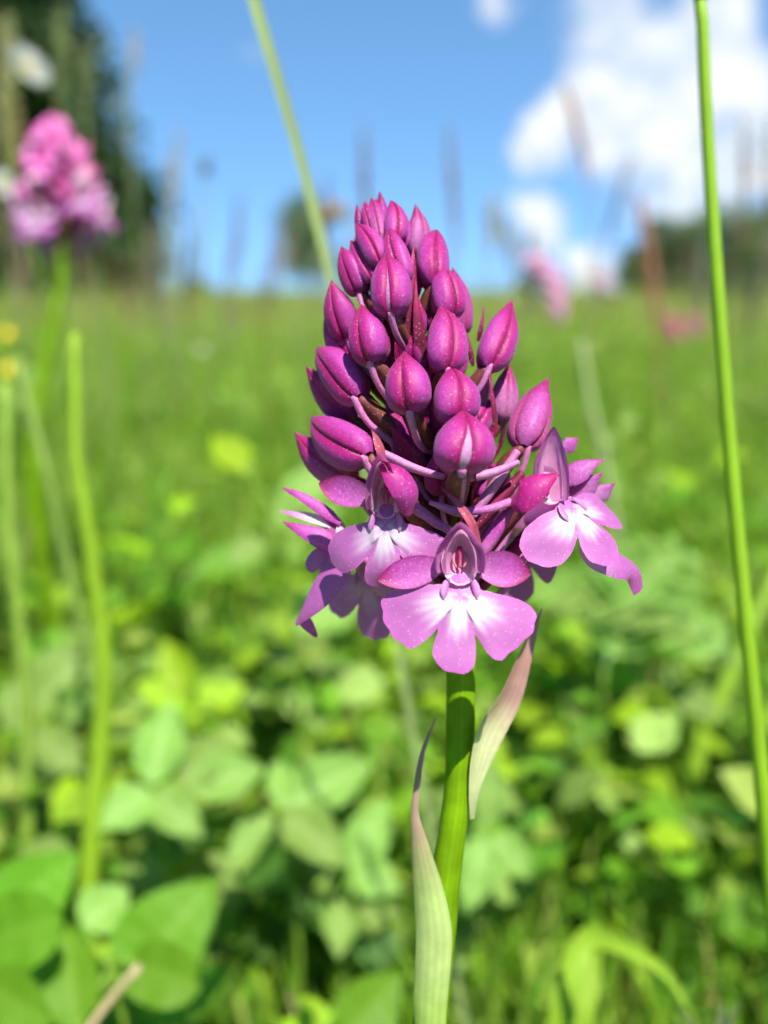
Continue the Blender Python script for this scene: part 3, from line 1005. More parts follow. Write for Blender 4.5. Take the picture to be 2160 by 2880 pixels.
# flower behind it, facing right, its lip hanging out beyond
f4 = flower(A(*c3(1060, 1130), 60), RG * 1 + TOCAM * .22 + UP * .35, UP * 1 - RG * .3, .9, 'side', dict(tilt=.75, conv=.10, side_fold=.75, wave=.08, seed=12, white=.5),
            lipon=False, hoodk=dict(W=4.4, H=4.6, D=3.4, outer=MAG * .3 + LILAC * .7), wings=(), join_y=1700, join_side=.9)
free_petal('sepal', [(*c3(930, 930), 90), (*c3(1040, 860), 110), (*c3(1150, 790), 110), (*c3(1276, 742), 100)], 62, TOCAM + UP * .5, f4, base=LILAC, mid=LILAC * .6 + MAG_L * .4)
free_petal('petal', [(*c3(1080, 1060), 70), (*c3(1140, 960), 84), (*c3(1210, 890), 84), (*c3(1262, 842), 78)], 62, TOCAM + RG * .3, f4, base=LILAC_P, mid=LILAC)
free_petal('sepal', [(*c3(1205, 1090), 40), (*c3(1250, 1010), 52), (*c3(1300, 960), 52), (*c3(1354, 916), 46)], 52, TOCAM + RG * .3, f4, base=LILAC_P, mid=LILAC)
free_petal('sepal', [(*c3(960, 660), 30), (*c3(1010, 650), 30), (*c3(1060, 620), 26), (*c3(1090, 592), 20)], 46, TOCAM + RG * .3, f4, base=LILAC, mid=MAG_L)
free_petal('lip', [(*c3(1130, 1330), 120), (*c3(1240, 1410), 132), (*c3(1370, 1470), 122), (*c3(1480, 1540), 100), (*c3(1535, 1690), 70)], 100, TOCAM * .7 + UP * .6, f4,
           prof=(.5, .95, 1.05, .95, .72, .56, .45), base=LILAC, mid=LILAC, tip=LILAC * .7 + MAG * .3, edge=.25, white=.3, fold=.3, mat=lip_m)
free_petal('lip_lobe', [(*c3(1180, 1270), 110), (*c3(1225, 1300), 112), (*c3(1285, 1330), 104)], 40, TOCAM + UP, f4, base=LILAC_P, mid=LILAC, tip=LILAC, mat=lip_m)
# left flower seen from the side
f5 = flower(A(*c2(440, 1000), 20), -RG * 1 + TOCAM * .12 + UP * .10, UP * 1 + RG * .1, .9, 'side', lipon=False, hoodk=dict(W=4.0, H=4.0, D=2.5, outer=MAG * .5 + LILAC * .5), wings=(), join_y=1620, join_side=-.9)
free_petal('sepal', [(*c2(470, 880), 60), (*c2(350, 790), 70), (*c2(210, 700), 66), (*c2(76, 642), 50)], 34, TOCAM + UP * .4, f5, base=MAG_L, mid=MAG_L, prof=(.4, .9, 1, .9, .75, .5, .1))
free_petal('petal', [(*c2(450, 900), 40), (*c2(330, 850), 50), (*c2(190, 815), 48), (*c2(62, 798), 36)], 44, TOCAM * .7 + UP, f5, base=WHITE, mid=LILAC_P, tip=MAG_L, prof=(.5, .9, 1, .95, .75, .45, .08))
free_petal('sepal', [(*c2(470, 1060), 80), (*c2(340, 980), 92), (*c2(200, 920), 84), (*c2(86, 872), 66)], 58, TOCAM + UP * .3, f5, base=MAG_L * .5 + LILAC * .5, mid=MAG_L, prof=(.5, .95, 1, .85, .62, .34, .06))
free_petal('lip', [(*c2(440, 1060), 70), (*c2(420, 1190), 84), (*c2(330, 1340), 84), (*c2(235, 1470), 66), (*c2(170, 1560), 44)], 84, TOCAM + RG * -.5 + UP * .3, f5,
           prof=(.6, 1.1, 1.05, .95, .72, .42, .1), base=LILAC, mid=LILAC, tip=LILAC * .8 + MAG * .2, edge=.3, fold=.3, mat=lip_m)
free_petal('lip_lobe', [(*c2(210, 1510), 40), (*c2(250, 1560), 30), (*c2(310, 1640), 14)], 34, TOCAM, f5, prof=(.7, 1, 1, .9, .7, .5, .2), base=MAG_L, mid=MAG_L, mat=lip_m)
free_petal('lip_lobe', [(*c2(440, 1090), 50), (*c2(350, 1100), 52), (*c2(285, 1150), 44), (*c2(262, 1205), 34)], 62, TOCAM + UP * .4, f5, prof=(.6, 1, 1, 1, .9, .7, .3), base=LILAC, mid=LILAC, tip=LILAC, mat=lip_m)
# flower at the back, only its shaded lip shows below
flower(A(*c2(640, 1130), -60), TOCAM * .5 - RG * .25 - UP * .1, UP * 1, .98, 'side', dict(tilt=-.05, conv=.1, side_fold=.2, wave=.04, seed=18, white=.2), lips=.92,
       wings=((1, 0, {}),), hoodk=dict(W=5, H=4.6, D=3), join_y=1660, join_side=-.6, sgn=-1)
# flowers round the back
flower(A(*c3(640, 1190), -150), -TOCAM * .7 + RG * .7, UP * 1, .95, 'side', dict(tilt=.2, conv=.2, side_fold=.3, seed=21, white=.3), join_y=1650, join_side=.8, sgn=-1)
flower(A(1230, 1500, -260), -TOCAM, UP, .95, 'side', dict(tilt=.3, conv=.2, side_fold=.2, seed=24), join_y=1660, sgn=-1)
# younger buds close to the axis, seen in the gaps
for i in range(22):
    yb = 770 + i * 29
    axx, sr, R = axis_at(yb)
    q = (-.62, .55, -.1, .85, -.85, .25)[i % 6] + random.uniform(-.08, .08)
    bud((axx + q * R * .62, yb - 62 - i * 1.5), (axx + q * R * .34, yb + 34), 50 + i * 1.6, 1, .62, .30, stripe=.05, spur=i > 9, join_dy=60)
def stalk_part(name, a, b, wpx, f, parent, cols, sag=8):
    p0, p1 = A(*a, f[0]), A(*b, f[1])
    m = (p0 + p1) * .5 + np.array((0, 0, -sag * PX0)) - np.array(FWD) * 6 * PX0
    part(name, tube([p0, p0 * .6 + m * .4, m, p1], [wpx * .42 * PX0, wpx * .5 * PX0, wpx * .5 * PX0, wpx * .34 * PX0], cols, 10, 22, ripple=.06), petal_m if name == 'spur' else ovary_m, parent)


PINKISH = [SPURC, LILAC_P, SPURC]
OV = [MAROON, MAROON * .7 + MAG_D * .4, MAROON]
stalk_part('spur', (1290, 1348), (1458, 1300), 24, (215, 190), f3, PINKISH)
stalk_part('spur', (1062, 1268), (1250, 1342), 24, (215, 190), f1, PINKISH)
stalk_part('spur', (1338, 1440), (1456, 1268), 28, (150, 150), f3, PINKISH, 2)
stalk_part('spur', (1165, 1422), (1278, 1496), 26, (200, 170), f1, PINKISH)
stalk_part('ovary', (1352, 1560), (1440, 1420), 40, (150, 170), f3, [SPURC, MAG_L, MAROON], 0)
stalk_part('ovary', (1395, 1600), (1516, 1486), 40, (90, 110), f4, OV, 2)
stalk_part('spur', (1425, 1610), (1525, 1520), 30, (100, 116), f4, [SPURC, SPURC, LILAC], 2)
stalk_part('ovary', (1330, 1490), (1470, 1330), 36, (120, 130), f3, OV, 0)
stalk_part('ovary', (1180, 1440), (1080, 1330), 36, (150, 170), f1, OV, 0)
stalk_part('spur', (1230, 1420), (1340, 1450), 22, (170, 150), f1, PINKISH, 6)
# long maroon bracts standing among the buds
for q, w in (([(1148, 985, 110), (1152, 890, 135), (1160, 780, 140), (1164, 680, 110)], 46), ([(1188, 1010, 120), (1180, 920, 146), (1172, 840, 150), (1170, 785, 140)], 34),
             ([(1332, 1030, 130), (1322, 980, 150), (1308, 930, 150), (1299, 895, 140)], 16), ([(1090, 1010, 120), (1086, 960, 150), (1080, 920, 155), (1082, 888, 150)], 24),
             ([(1345, 960, 60), (1352, 930, 70), (1358, 895, 70), (1360, 850, 60)], 14), ([(1395, 1200, 120), (1388, 1130, 135), (1380, 1080, 135), (1374, 1050, 128)], 16)):
    free_petal('bract', q, w, TOCAM + RG * .3, ORI, prof=(.6, 1, .95, .8, .55, .28, .04), base=MAROON, mid=MAROON * .6 + MAG_D * .5, tip=MAG_D, fold=.35, mat=ovary_m)
# buds round the back of the spike
for i in range(16):
    yb = 760 + i * 46
    axx, sr, R = axis_at(yb)
    q = ((i * .618) % 1.0) * 1.5 - .75
    x = axx + q * R * .62
    bud((axx + q * R * .95, yb - 95 - i * 3), (x, yb + 40), 62 + i * 2.6, -1, 1.0, .7, stripe=.06)

# ------------------------------------------------------------------ meadow helpers
def ground_at(x, y):
    return float(ground_z(np.array([x]), np.array([y]))[0])


def blades(root, h, w, az, lean, cols, droop=.5, tw=None):
    """many grass blades at once: 4 rows, tapering, bowed over"""
    n = len(root)
    t = np.array([0, .4, .75, 1.0])
    wd = np.array([1.0, .85, .5, 0.0])
    ld = np.stack([np.cos(az), np.sin(az), np.zeros(n)], 1)
    tw = az + math.pi / 2 + rng.normal(0, .6, n) if tw is None else tw
    sd = np.stack([np.cos(tw), np.sin(tw), np.zeros(n)], 1)
    rows = []
    for k in range(4):
        out = lean * h * (t[k] ** 1.8)
        up = h * (t[k] - droop * lean * .35 * t[k] ** 3)
        c = root + ld * out[:, None] + np.array((0, 0, 1.0)) * up[:, None]
        if k < 3:
            rows += [c - sd * (w * wd[k] * .5)[:, None], c + sd * (w * wd[k] * .5)[:, None]]
        else:
            rows.append(c)
    V = np.stack(rows, 1).reshape(-1, 3)
    b = (np.arange(n) * 7)[:, None]
    Q = np.concatenate([b + np.array([[0, 1, 3, 2]]), b + np.array([[2, 3, 5, 4]])])
    T3 = b + np.array([[4, 5, 6]])
    return V, [Q, T3], np.repeat(cols, 7, 0)


def wedge(n, r0, r1, half=.78, power=1.0):
    u = rng.random(n)
    r = np.sqrt(r0 ** 2 + u * (r1 ** 2 - r0 ** 2)) if power == 1.0 else r0 * (r1 / r0) ** u
    a = rng.uniform(-half, half, n)
    x = CAM.x + r * np.sin(a)
    y = CAM.y + r * np.cos(a)
    return np.stack([x, y, ground_z(x, y)], 1), r


GREENS = 1.25 * np.array([(.105, .235, .012), (.135, .275, .014), (.185, .300, .020), (.085, .205, .018), (.220, .290, .045), (.085, .175, .012)])
DRY = np.array([(.40, .35, .12), (.38, .38, .11), (.33, .26, .12)])


def pick(n, table, jitter=.18):
    c = table[rng.integers(0, len(table), n)]
    return np.clip(c * (1 + rng.normal(0, jitter, (n, 1))), .01, .9)


def build_grass():
    parts = []

    def add(n, r0, r1, h0, h1, w0, w1, half=.92, dry=.1, power=1.0, lean=(.1, .8), clear=False):
        root, r = wedge(n, r0, r1, half, power)
        h = rng.uniform(h0, h1, n)
        if clear:      # nothing tall between the lens and the orchid
            h = np.minimum(h, .045 + .33 * np.clip(r - .22, 0, 9))
        w = rng.uniform(w0, w1, n)
        c = pick(n, GREENS)
        d = rng.random(n) < dry
        c[d] = pick(int(d.sum()), DRY)
        parts.append(blades(root, h, w, rng.uniform(0, 2 * math.pi, n), rng.uniform(*lean, n), c))

    add(26000, .16, 1.1, .05, .19, .0016, .0042, dry=.05, clear=True)
    add(44000, 1.0, 3.0, .10, .24, .002, .005, dry=.16)
    add(62000, 3.0, 10, .14, .29, .004, .007, dry=.42)
    add(24000, 2.5, 14, .26, .50, .0028, .0045, dry=.65, lean=(.05, .4))
    add(52000, 10, 45, .18, .38, .012, .022, dry=.55, power=0)
    add(30000, 45, 220, .25, .55, .06, .12, dry=.55, power=0)
    # behind and beside the camera: thinner cover
    add(30000, .3, 7.0, .08, .24, .004, .008, half=math.pi)
    V, F, C = join(parts)
    o = link('grass', mesh_np('grass', V, F, C, grass_m))
    o['kind'] = 'stuff'
    o['label'] = 'sunlit meadow grass, short blades of many greens'


LEAF_PROF = {
    'ovate': ([0, .06, .2, .38, .6, .8, .93, 1], [.05, .35, .82, 1, .86, .52, .2, .01]),
    'round': ([0, .05, .18, .4, .65, .85, .96, 1], [.05, .5, .88, 1, .95, .7, .35, .02]),
    'lance': ([0, .08, .25, .45, .7, .9, 1], [.08, .4, .85, 1, .7, .28, .01]),
}


def leaf_sheet(kind='ovate', nu=9, nv=15, serrate=0.0, fold=.18, bend=.16, wave=.02, col=(.15, .27, .05), vein=(.22, .34, .10), seed=0):
    """leaf of unit length along +y, unit width along x, upper side +z"""
    rs = np.random.default_rng(seed)
    v = np.linspace(0, 1, nv)
    x = np.linspace(-1, 1, nu)
    xs, ys = LEAF_PROF[kind]
    w = np.clip(interp(xs, ys, v), 0.005, 2) * .5
    V_, X_ = np.meshgrid(v, x, indexing='ij')
    W = np.repeat(w[:, None], nu, 1)
    if serrate:
        tooth = np.where(np.arange(nv) % 2 == 0, 1.0, 1 - serrate)[:, None]
        W = W * (1 - (1 - tooth) * (np.abs(X_) > .9))
    Z = fold * np.abs(X_) * W + -bend * (V_ - .1) ** 2 + wave * np.sin(V_ * 14 + rs.random() * 6) * np.abs(X_) + .012 * np.cos(V_ * 40) * np.abs(X_) * (1 - np.abs(X_)) * 2
    G = np.stack([X_ * W, V_, Z], -1)
    c = mixc(np.asarray(col), np.asarray(vein), np.exp(-(X_ / .10) ** 2) * .8 + .25 * (.5 + .5 * np.cos(V_ * 44 - np.abs(X_) * 7)) * (np.abs(X_) < .9))
    return G, c


def sheet_data(G, c):
    nv, nu, _ = G.shape
    return G.reshape(-1, 3), [grid_faces(nu, nv)], c.reshape(-1, 3)


LEAFM = {}


def leaf_mesh(key, **kw):
    if key not in LEAFM:
        LEAFM[key] = mesh_np('leaf', *sheet_data(*leaf_sheet(**kw)), leaf_m)
    return LEAFM[key]


PALE = dict(col=(.195, .330, .060), vein=(.26, .39, .10))
MIDG = dict(col=(.105, .235, .010), vein=(.135, .265, .018))
LIME = dict(col=(.260, .430, .010), vein=(.29, .45, .02))
DARKG = dict(col=(.060, .150, .018), vein=(.09, .18, .03))
leaf_mesh('pale', kind='ovate', nv=25, serrate=.10, seed=1, fold=.3, wave=.03, **PALE)
leaf_mesh('pale_round', kind='ovate', nv=25, serrate=.10, seed=2, fold=.25, bend=.3, wave=.04, **PALE)
leaf_mesh('mid', kind='ovate', nv=31, serrate=.07, seed=3, bend=.2, **MIDG)
leaf_mesh('mid_round', kind='round', nv=27, serrate=.06, seed=4, **MIDG)
leaf_mesh('lime', kind='ovate', seed=5, **LIME)
leaf_mesh('dark', kind='round', seed=6, **DARKG)
leaf_mesh('lance', kind='lance', seed=7, **PALE)


def leaf_matrix(base, tip, width, normal):
    base, tip = np.asarray(base, float), np.asarray(tip, float)
    y = tip - base
    Ln = np.linalg.norm(y)
    y = y / Ln
    z = np.asarray(normal, float)
    z = z - z.dot(y) * y
    z = z / np.linalg.norm(z)
    x = np.cross(y, z)
    M = Matrix.Identity(4)
    for i in range(3):
        M[i][0] = x[i] * width
        M[i][1] = y[i] * Ln
        M[i][2] = z[i] * Ln
        M[i][3] = base[i]
    return M


def add_leaf(root, key, base, tip, width, normal, name='leaf'):
    o = link(name, LEAFM[key], root)
    rl = root.location
    o.matrix_local = Matrix.Translation(-rl) @ leaf_matrix(base, tip, width, normal)
    return o


def add_tube(root, name, pts, radii, cols, mat=None, nseg=8, n=20, hint=(0, -1, .1)):
    V, F, C = tube(pts, radii, cols, nseg, n, hint=hint)
    return link(name, mesh_np(name, V - np.array(root.location), F, C, mat or stalk_m), root)


def c5(x, y): return (.434 * x, .434 * y)
def c6(x, y): return (.5425 * x, 900 + .5425 * y)
def c7(x, y): return (.663 * x, 1780 + .663 * y)
def c8(x, y): return (1300 + .5184 * x, .5184 * y)
def s9(x, y): return (1.302 * x, 1.302 * y)


SUNV = np.array(SUN_DIR)
STEMG = np.array((.17, .30, .03))


def leafy(name, label, cat, hub, d, leaves, stemcol=STEMG, group=None, foot_dx=0.0, extra=5):
    """a leafy plant: hub measured in the picture, leaves (key, base, tip, width px, d0, d1, normal)"""
    H = np.array(P(*hub, d))
    fx, fy = H[0] + foot_dx, H[1] + .01
    root = thing(name, label, cat, (fx, fy, ground_at(fx, fy)), group)
    foot = np.array(root.location)
    add_tube(root, 'stem', [foot + (0, 0, -.01), foot * .6 + H * .4 + (.004, 0, .0), H], [.0016, .0014, .0009], [stemcol * .8, stemcol])
    for key, b, t, w, d0, d1, nr in leaves:
        Bp, Tp = np.array(P(*b, d0)), np.array(P(*t, d1))
        if np.linalg.norm(Bp - H) > .003:
            add_tube(root, 'petiole', [H, (H + Bp) * .5 + (0, 0, .001), Bp], [.0008, .0007, .0007], [stemcol, stemcol], n=8, nseg=6)
        add_leaf(root, key, Bp, Tp, w * PXM * (d0 + d1) * .5, nr)
    for i in range(extra):       # lower leaves up the stem
        a = random.uniform(0, 6.28)
        q = foot * (.25 + .1 * i) + H * (.75 - .1 * i) + np.array((0, .012, 0))
        dr = np.array((math.cos(a), .5 + .5 * math.sin(a), random.uniform(-.1, .35)))
        ln = random.uniform(.02, .034)
        add_leaf(root, leaves[i % len(leaves)][0], q, q + dr * ln, ln * random.uniform(.55, .75), SUNV + np.array((random.uniform(-.5, .5), random.uniform(-.6, .2), 0)))
    return root


def build_leafy():
    N1 = SUNV + TO * .4
    k = .663
    leafy('leafy_plant', 'plant with a rosette of broad pale green leaves beneath the yellow-green trio of leaves', 'plant', c7(650, 670), .27, [
        ('pale', c7(640, 650), c7(730, 270), 215 * k, .27, .285, N1),
        ('pale_round', c7(640, 680), c7(430, 810), 225 * k, .268, .255, N1 - XX * .2),
        ('pale_round', c7(650, 690), c7(850, 840), 200 * k, .268, .258, N1),
        ('pale', c7(760, 650), c7(960, 410), 200 * k, .275, .29, N1 + XX * .2),
        ('pale', c7(800, 660), c7(1130, 560), 230 * k, .275, .285, N1 + XX * .1),
        ('dark', c7(700, 760), c7(740, 960), 190 * k, .29, .28, N1)])
    leafy('leafy_plant', 'plant of pale and dark ovate leaves radiating from one hub beside the orchid stem', 'plant', c7(1190, 750), .285, [
        ('pale', c7(1200, 745), c7(1590, 530), 250 * k, .285, .30, N1),
        ('pale_round', c7(1200, 765), c7(1480, 970), 220 * k, .282, .27, N1),
        ('pale', c7(1150, 770), c7(950, 1020), 160 * k, .28, .265, N1 - XX * .3),
        ('dark', c7(1130, 755), c7(840, 820), 190 * k, .28, .27, TO - SUNV * .6),  # this leaf and the next: deep green puts their shade into the colour
        ('dark', c7(1200, 910), c7(1020, 1080), 150 * k, .275, .265, TO - SUNV * .5),
        ('pale', c7(1190, 740), c7(1180, 520), 130 * k, .287, .30, N1)])
    leafy('leafy_plant', 'plant with smooth pale leaves close behind the lower sheath leaf of the orchid', 'plant', c7(1500, 1010), .30, [
        ('pale', c7(1490, 1000), c7(1640, 700), 200 * k, .30, .31, N1),
        ('pale_round', c7(1500, 1010), c7(1690, 1080), 190 * k, .30, .29, N1),
        ('pale', c7(1480, 1190), c7(1690, 1180), 190 * k, .295, .29, N1),
        ('pale', c7(1440, 1130), c7(1440, 1370), 170 * k, .295, .28, N1),
        ('dark', c7(1560, 1240), c7(1640, 1420), 190 * k, .30, .29, N1)])
    leafy('nettle_plant', 'plant with large mid green toothed leaves low in the meadow under the pale rosette', 'plant', c7(470, 1420), .225, [
        ('mid', c7(520, 1530), c7(900, 1040), 420 * k, .225, .235, TO + SUNV * .55 - XX * .2),
        ('mid', c7(330, 1700), c7(275, 1220), 240 * k, .215, .23, TO + SUNV * .5 + XX * .2),
        ('mid_round', c7(560, 1400), c7(840, 1500), 260 * k, .222, .215, TO + SUNV * .7),
        ('pale_round', c7(350, 1260), c7(545, 1060), 230 * k, .235, .245, N1),
        ('lime', c7(430, 1400), c7(360, 1200), 200 * k, .235, .245, N1)])
    leafy('nettle_plant', 'plant of big green toothed leaves at the foot of the tall lime green stem', 'plant', c7(-60, 1330), .215, [
        ('mid', c7(-90, 1290), c7(345, 915), 330 * k, .215, .235, TO + SUNV * .5 + XX * .1),
        ('mid_round', c7(-40, 1290), c7(240, 1220), 330 * k, .215, .21, TO + SUNV * .55),
        ('mid', c7(-60, 1480), c7(190, 1660), 280 * k, .21, .20, TO + SUNV * .6 - XX * .1),
        ('mid', c7(60, 1720), c7(40, 1420), 170 * k, .21, .22, TO + SUNV * .6)])
    leafy('leafy_plant', 'young shoot with three glowing yellow-green leaves', 'plant', c7(815, 340), .36, [
        ('lime', c7(800, 260), c7(680, 20), 150 * k, .36, .365, TO + UPN * .4 - SUNV * .2),
        ('lime', c7(800, 320), c7(580, 200), 150 * k, .36, .355, N1),
        ('lime', c7(830, 320), c7(1040, 210), 165 * k, .36, .365, N1),
        ('lime', c7(810, 345), c7(880, 400), 90 * k, .36, .35, N1)])
    leafy('leafy_plant', 'plant with a wide pale fluted leaf behind the tall lime green stem', 'plant', c7(190, 400), .33, [
        ('pale', c7(150, 330), c7(440, -10), 270 * k, .33, .345, N1),
        ('pale', c7(240, 330), c7(420, 250), 170 * k, .328, .32, TO + SUNV * .2),
        ('pale_round', c7(150, 420), c7(345, 570), 190 * k, .325, .315, N1),
        ('pale', c7(60, 420), c7(90, 150), 150 * k, .33, .34, N1 - XX * .2),
        ('lime', c7(300, 600), c7(250, 900), 110 * k, .32, .30, N1)])
    leafy('leafy_plant', 'plant with a single broad mid green leaf under the orchid sheath', 'plant', (1010, 2930), .23, [
        ('mid', (960, 2930), (1130, 2740), 190, .23, .24, TO + SUNV * .6),
        ('lime', (900, 2900), (840, 2800), 90, .235, .24, N1)])
    leafy('leafy_plant', 'plant with an upright oval pale leaf just behind the orchid stem', 'plant', (1370, 2330), .29, [
        ('pale', (1368, 2330), (1380, 2120), 115, .29, .295, TO * .6 + SUNV),
        ('pale_round', (1360, 2350), (1320, 2560), 130, .285, .27, N1),
        ('pale', (1380, 2350), (1500, 2470), 110, .285, .28, N1)])
    leafy('leafy_plant', 'plant with a long pale leaf behind the side-facing orchid flower', 'plant', (800, 1480), .33, [
        ('lance', (770, 1470), (985, 1262), 120, .33, .345, N1),
        ('pale', (790, 1480), (960, 1420), 120, .33, .33, N1),
        ('lime', (690, 1330), (600, 1210), 110, .36, .37, N1),
        ('pale', (740, 1520), (640, 1590), 100, .33, .32, N1)])
    # feathery, deeply cut leaves on the right
    for hub, tipq, label in (((2080, 1860), (1500, 1640), 'pale feathery cut leaf lying beside the stem that crosses the cumulus'),
                             ((1700, 1880), (1900, 1560), 'upright pale feathery cut leaf behind the hanging lip of the orchid'),):
        d = .36
        H = np.array(P(*hub, d))
        root = thing('yarrow_plant', label, 'plant', (H[0], H[1], ground_at(H[0], H[1])))
        T = np.array(P(*tipq, d + .03))
        mid = (H + T) * .5 + np.array((0, 0, .012))
        add_tube(root, 'stem', [np.array(root.location) + (0, 0, -.01), H * .7 + np.array(root.location) * .3, H], [.0014, .0013, .001], [STEMG, STEMG])
        add_tube(root, 'midrib', [H, mid, T], [.0010, .0008, .0004], [np.array((.2, .33, .1))] * 2)
        path, u, _ = path_resample([H, mid, T], 12)
        t, nn, b = frames(path, SUNV)
        for i in range(1, 12, 1):
            ln = .020 * math.sin(math.pi * (.12 + .8 * u[i])) + .006
            for sd in (-1, 1):
                tip = path[i] + b[i] * sd * ln + t[i] * ln * .7 + nn[i] * random.uniform(-.004, .004)
                add_leaf(root, 'pale', path[i], tip, ln * .42, SUNV + nn[i] * .5 + np.array((random.uniform(-.4, .4), random.uniform(-.4, .4), 0)), 'leaflet')


TO = np.array(-FWD)
XX = np.array((1.0, 0, 0))
UPN = np.array((0, 0, 1.0))


def copy_tree(o, parent=None):
    c = o.copy()
    COL.objects.link(c)
    c.parent = parent
    for ch in o.children:
        copy_tree(ch, c)
    return c


def build_scatter():
    """more leafy plants of a few kinds, each one set down where it grows"""
    kinds = [('leafy_plant', 'low meadow plant with smooth pale green oval leaves among the grass', ('pale', 'pale_round'), .030, .75),
             ('clover_plant', 'low meadow plant with small dark green round leaves among the grass', ('dark', 'mid_round'), .022, .95),
             ('leafy_plant', 'low meadow plant with fresh yellow-green oval leaves among the grass', ('lime', 'mid'), .032, .6)]
    protos = []
    for ki, (nm, lab, keys, size, asp) in enumerate(kinds):
        root = thing(nm, lab, 'plant', (0, 0, 0), ('pale-leaved plants among the grass', 'dark-leaved plants among the grass', 'yellow-green plants among the grass')[ki])
        hh = .10
        add_tube(root, 'stem', [(0, 0, -.02), (.004, .002, hh * .5), (0, 0, hh)], [.0016, .0014, .001], [STEMG * .8, STEMG])
        for i in range(9):
            a = i * 2.4
            z = hh * (.35 + .65 * i / 8)
            dr = np.array((math.cos(a), math.sin(a), .25 - .05 * (i % 3)))
            b = np.array((0, 0, z)) + dr * size * .35
            add_tube(root, 'petiole', [(0, 0, z - .004), b], [.0007, .0006], [STEMG, STEMG], n=4, nseg=5)
            ln = size * random.uniform(.75, 1.2)
            add_leaf(root, keys[i % 2], b, b + dr * ln, ln * asp, UPN + np.array((random.uniform(-.4, .4), random.uniform(-.5, .2), 0)))
        protos.append(root)
    used = [False] * 3
    spots = []
    tries = 0
    while len(spots) < 78 and tries < 4000:
        tries += 1
        r = .42 * (3.0 / .42) ** (random.random() ** .9)
        a = random.uniform(-.52, .52)
        x, y = CAM.x + r * math.sin(a), CAM.y + r * math.cos(a)
        if any((x - p[0]) ** 2 + (y - p[1]) ** 2 < (.035 + .03 * r) ** 2 for p in spots):
            continue
        spots.append((x, y, r))
    for x, y, r in spots:
        k = random.choices((0, 1, 2), (.42, .33, .25))[0]
        o = protos[k] if not used[k] else copy_tree(protos[k])
        used[k] = True
        o.location = (x, y, ground_at(x, y))
        o.rotation_euler = (random.uniform(-.15, .15), random.uniform(-.15, .15), random.uniform(0, 6.28))
        sc = random.uniform(.8, 1.5) * (1.0 if r < 1 else 1.2)
        o.scale = (sc, sc, sc * random.uniform(.85, 1.3))


def build_ground_leaves():
    """the countless small leaves of the turf"""
    parts = []
    for kind, n, r0, r1, s0, s1, h1 in (('ovate', 13000, .28, 1.2, .010, .026, .11), ('round', 11000, 1.0, 3.6, .014, .034, .15), ('ovate', 6000, 3, 9, .03, .06, .2)):
        G, _ = leaf_sheet(kind, 3, 5)
        g = G.reshape(-1, 3)
        root, r = wedge(n, r0, r1, .70)
        z = rng.random(n) ** .8 * h1
        root[:, 2] += z
        s = rng.uniform(s0, s1, n)
        az = rng.uniform(0, 2 * math.pi, n)
        el = rng.normal(.15, .35, n)
        y = np.stack([np.cos(az) * np.cos(el), np.sin(az) * np.cos(el), np.sin(el)], 1)
        zz = np.array((0, -.15, 1.0)) + rng.normal(0, .35, (n, 3))
        zz = norm(zz - (zz * y).sum(1, keepdims=True) * y)
        x = np.cross(y, zz)
        V = root[:, None] + s[:, None, None] * (g[None, :, 0:1] * .75 * x[:, None] + g[None, :, 1:2] * y[:, None] + g[None, :, 2:3] * zz[:, None])
        F = grid_faces(3, 5)
        FF = (np.arange(n) * len(g))[:, None, None] + F[None]
        tab = np.concatenate([GREENS, np.array([(.23, .35, .07), (.21, .32, .07), (.25, .40, .015)])])
        parts.append((V.reshape(-1, 3), [FF.reshape(-1, 4)], np.repeat(pick(n, tab), len(g), 0)))
    V, F, C = join(parts)
    o = link('leaves', mesh_np('leaves', V, F, C, grass_m))
    o['kind'] = 'stuff'
    o['label'] = 'small leaves of the meadow turf between the grass blades'


# ------------------------------------------------------------------ tall stems
def tall_stem(name, label, pts, w0, w1, col, flat=False, node=None, cat='grass'):
    """pts: (x, y, d) from the top down; the stem then goes on to the ground"""
    Q = [np.array(P(*p)) for p in pts]
    last, prev = Q[-1], Q[-2]
    dr = last - prev
    dr = dr / max(1e-6, -dr[2]) if dr[2] < 0 else np.array((0, 0, -1.0))
    dr = np.clip(dr, -.4, .4)
    dr[2] = -1
    gx, gy = (last + dr * last[2])[:2]
    foot = np.array((gx, gy, ground_at(gx, gy) - .01))
    root = thing(name, label, cat, (foot[0], foot[1], ground_at(gx, gy)))
    n = len(Q)
    rad = [np.interp(i / (n - 1), [0, 1], [w0, w1]) * .5 * PXM * pts[i][2] for i in range(n)]
    Q.append((Q[-1] + foot) * .5)
    Q.append(foot)
    rad += [rad[-1], rad[-1]]
    col = np.asarray(col)
    if flat:
        V, F, C = strip(Q, [r / rad[0] for r in rad], rad[0], TO + XX * .2, [col, col * .9], nu=5, n=40, fold=.35, t=.0003)
        link('blade', mesh_np('blade', V - np.array(root.location), F, C, grass_m), root)
    else:
        add_tube(root, 'stalk', Q, rad, [col, col * .92, col], n=40, nseg=10)
    if node is not None:
        a, b = np.array(P(*node)), np.array(P(node[0] + 2, node[1] + 26, node[2]))
        add_tube(root, 'node', [a, b], [rad[0] * 1.25, rad[0] * 1.25], [np.array((.10, .13, .03))] * 2, n=4)
    return root


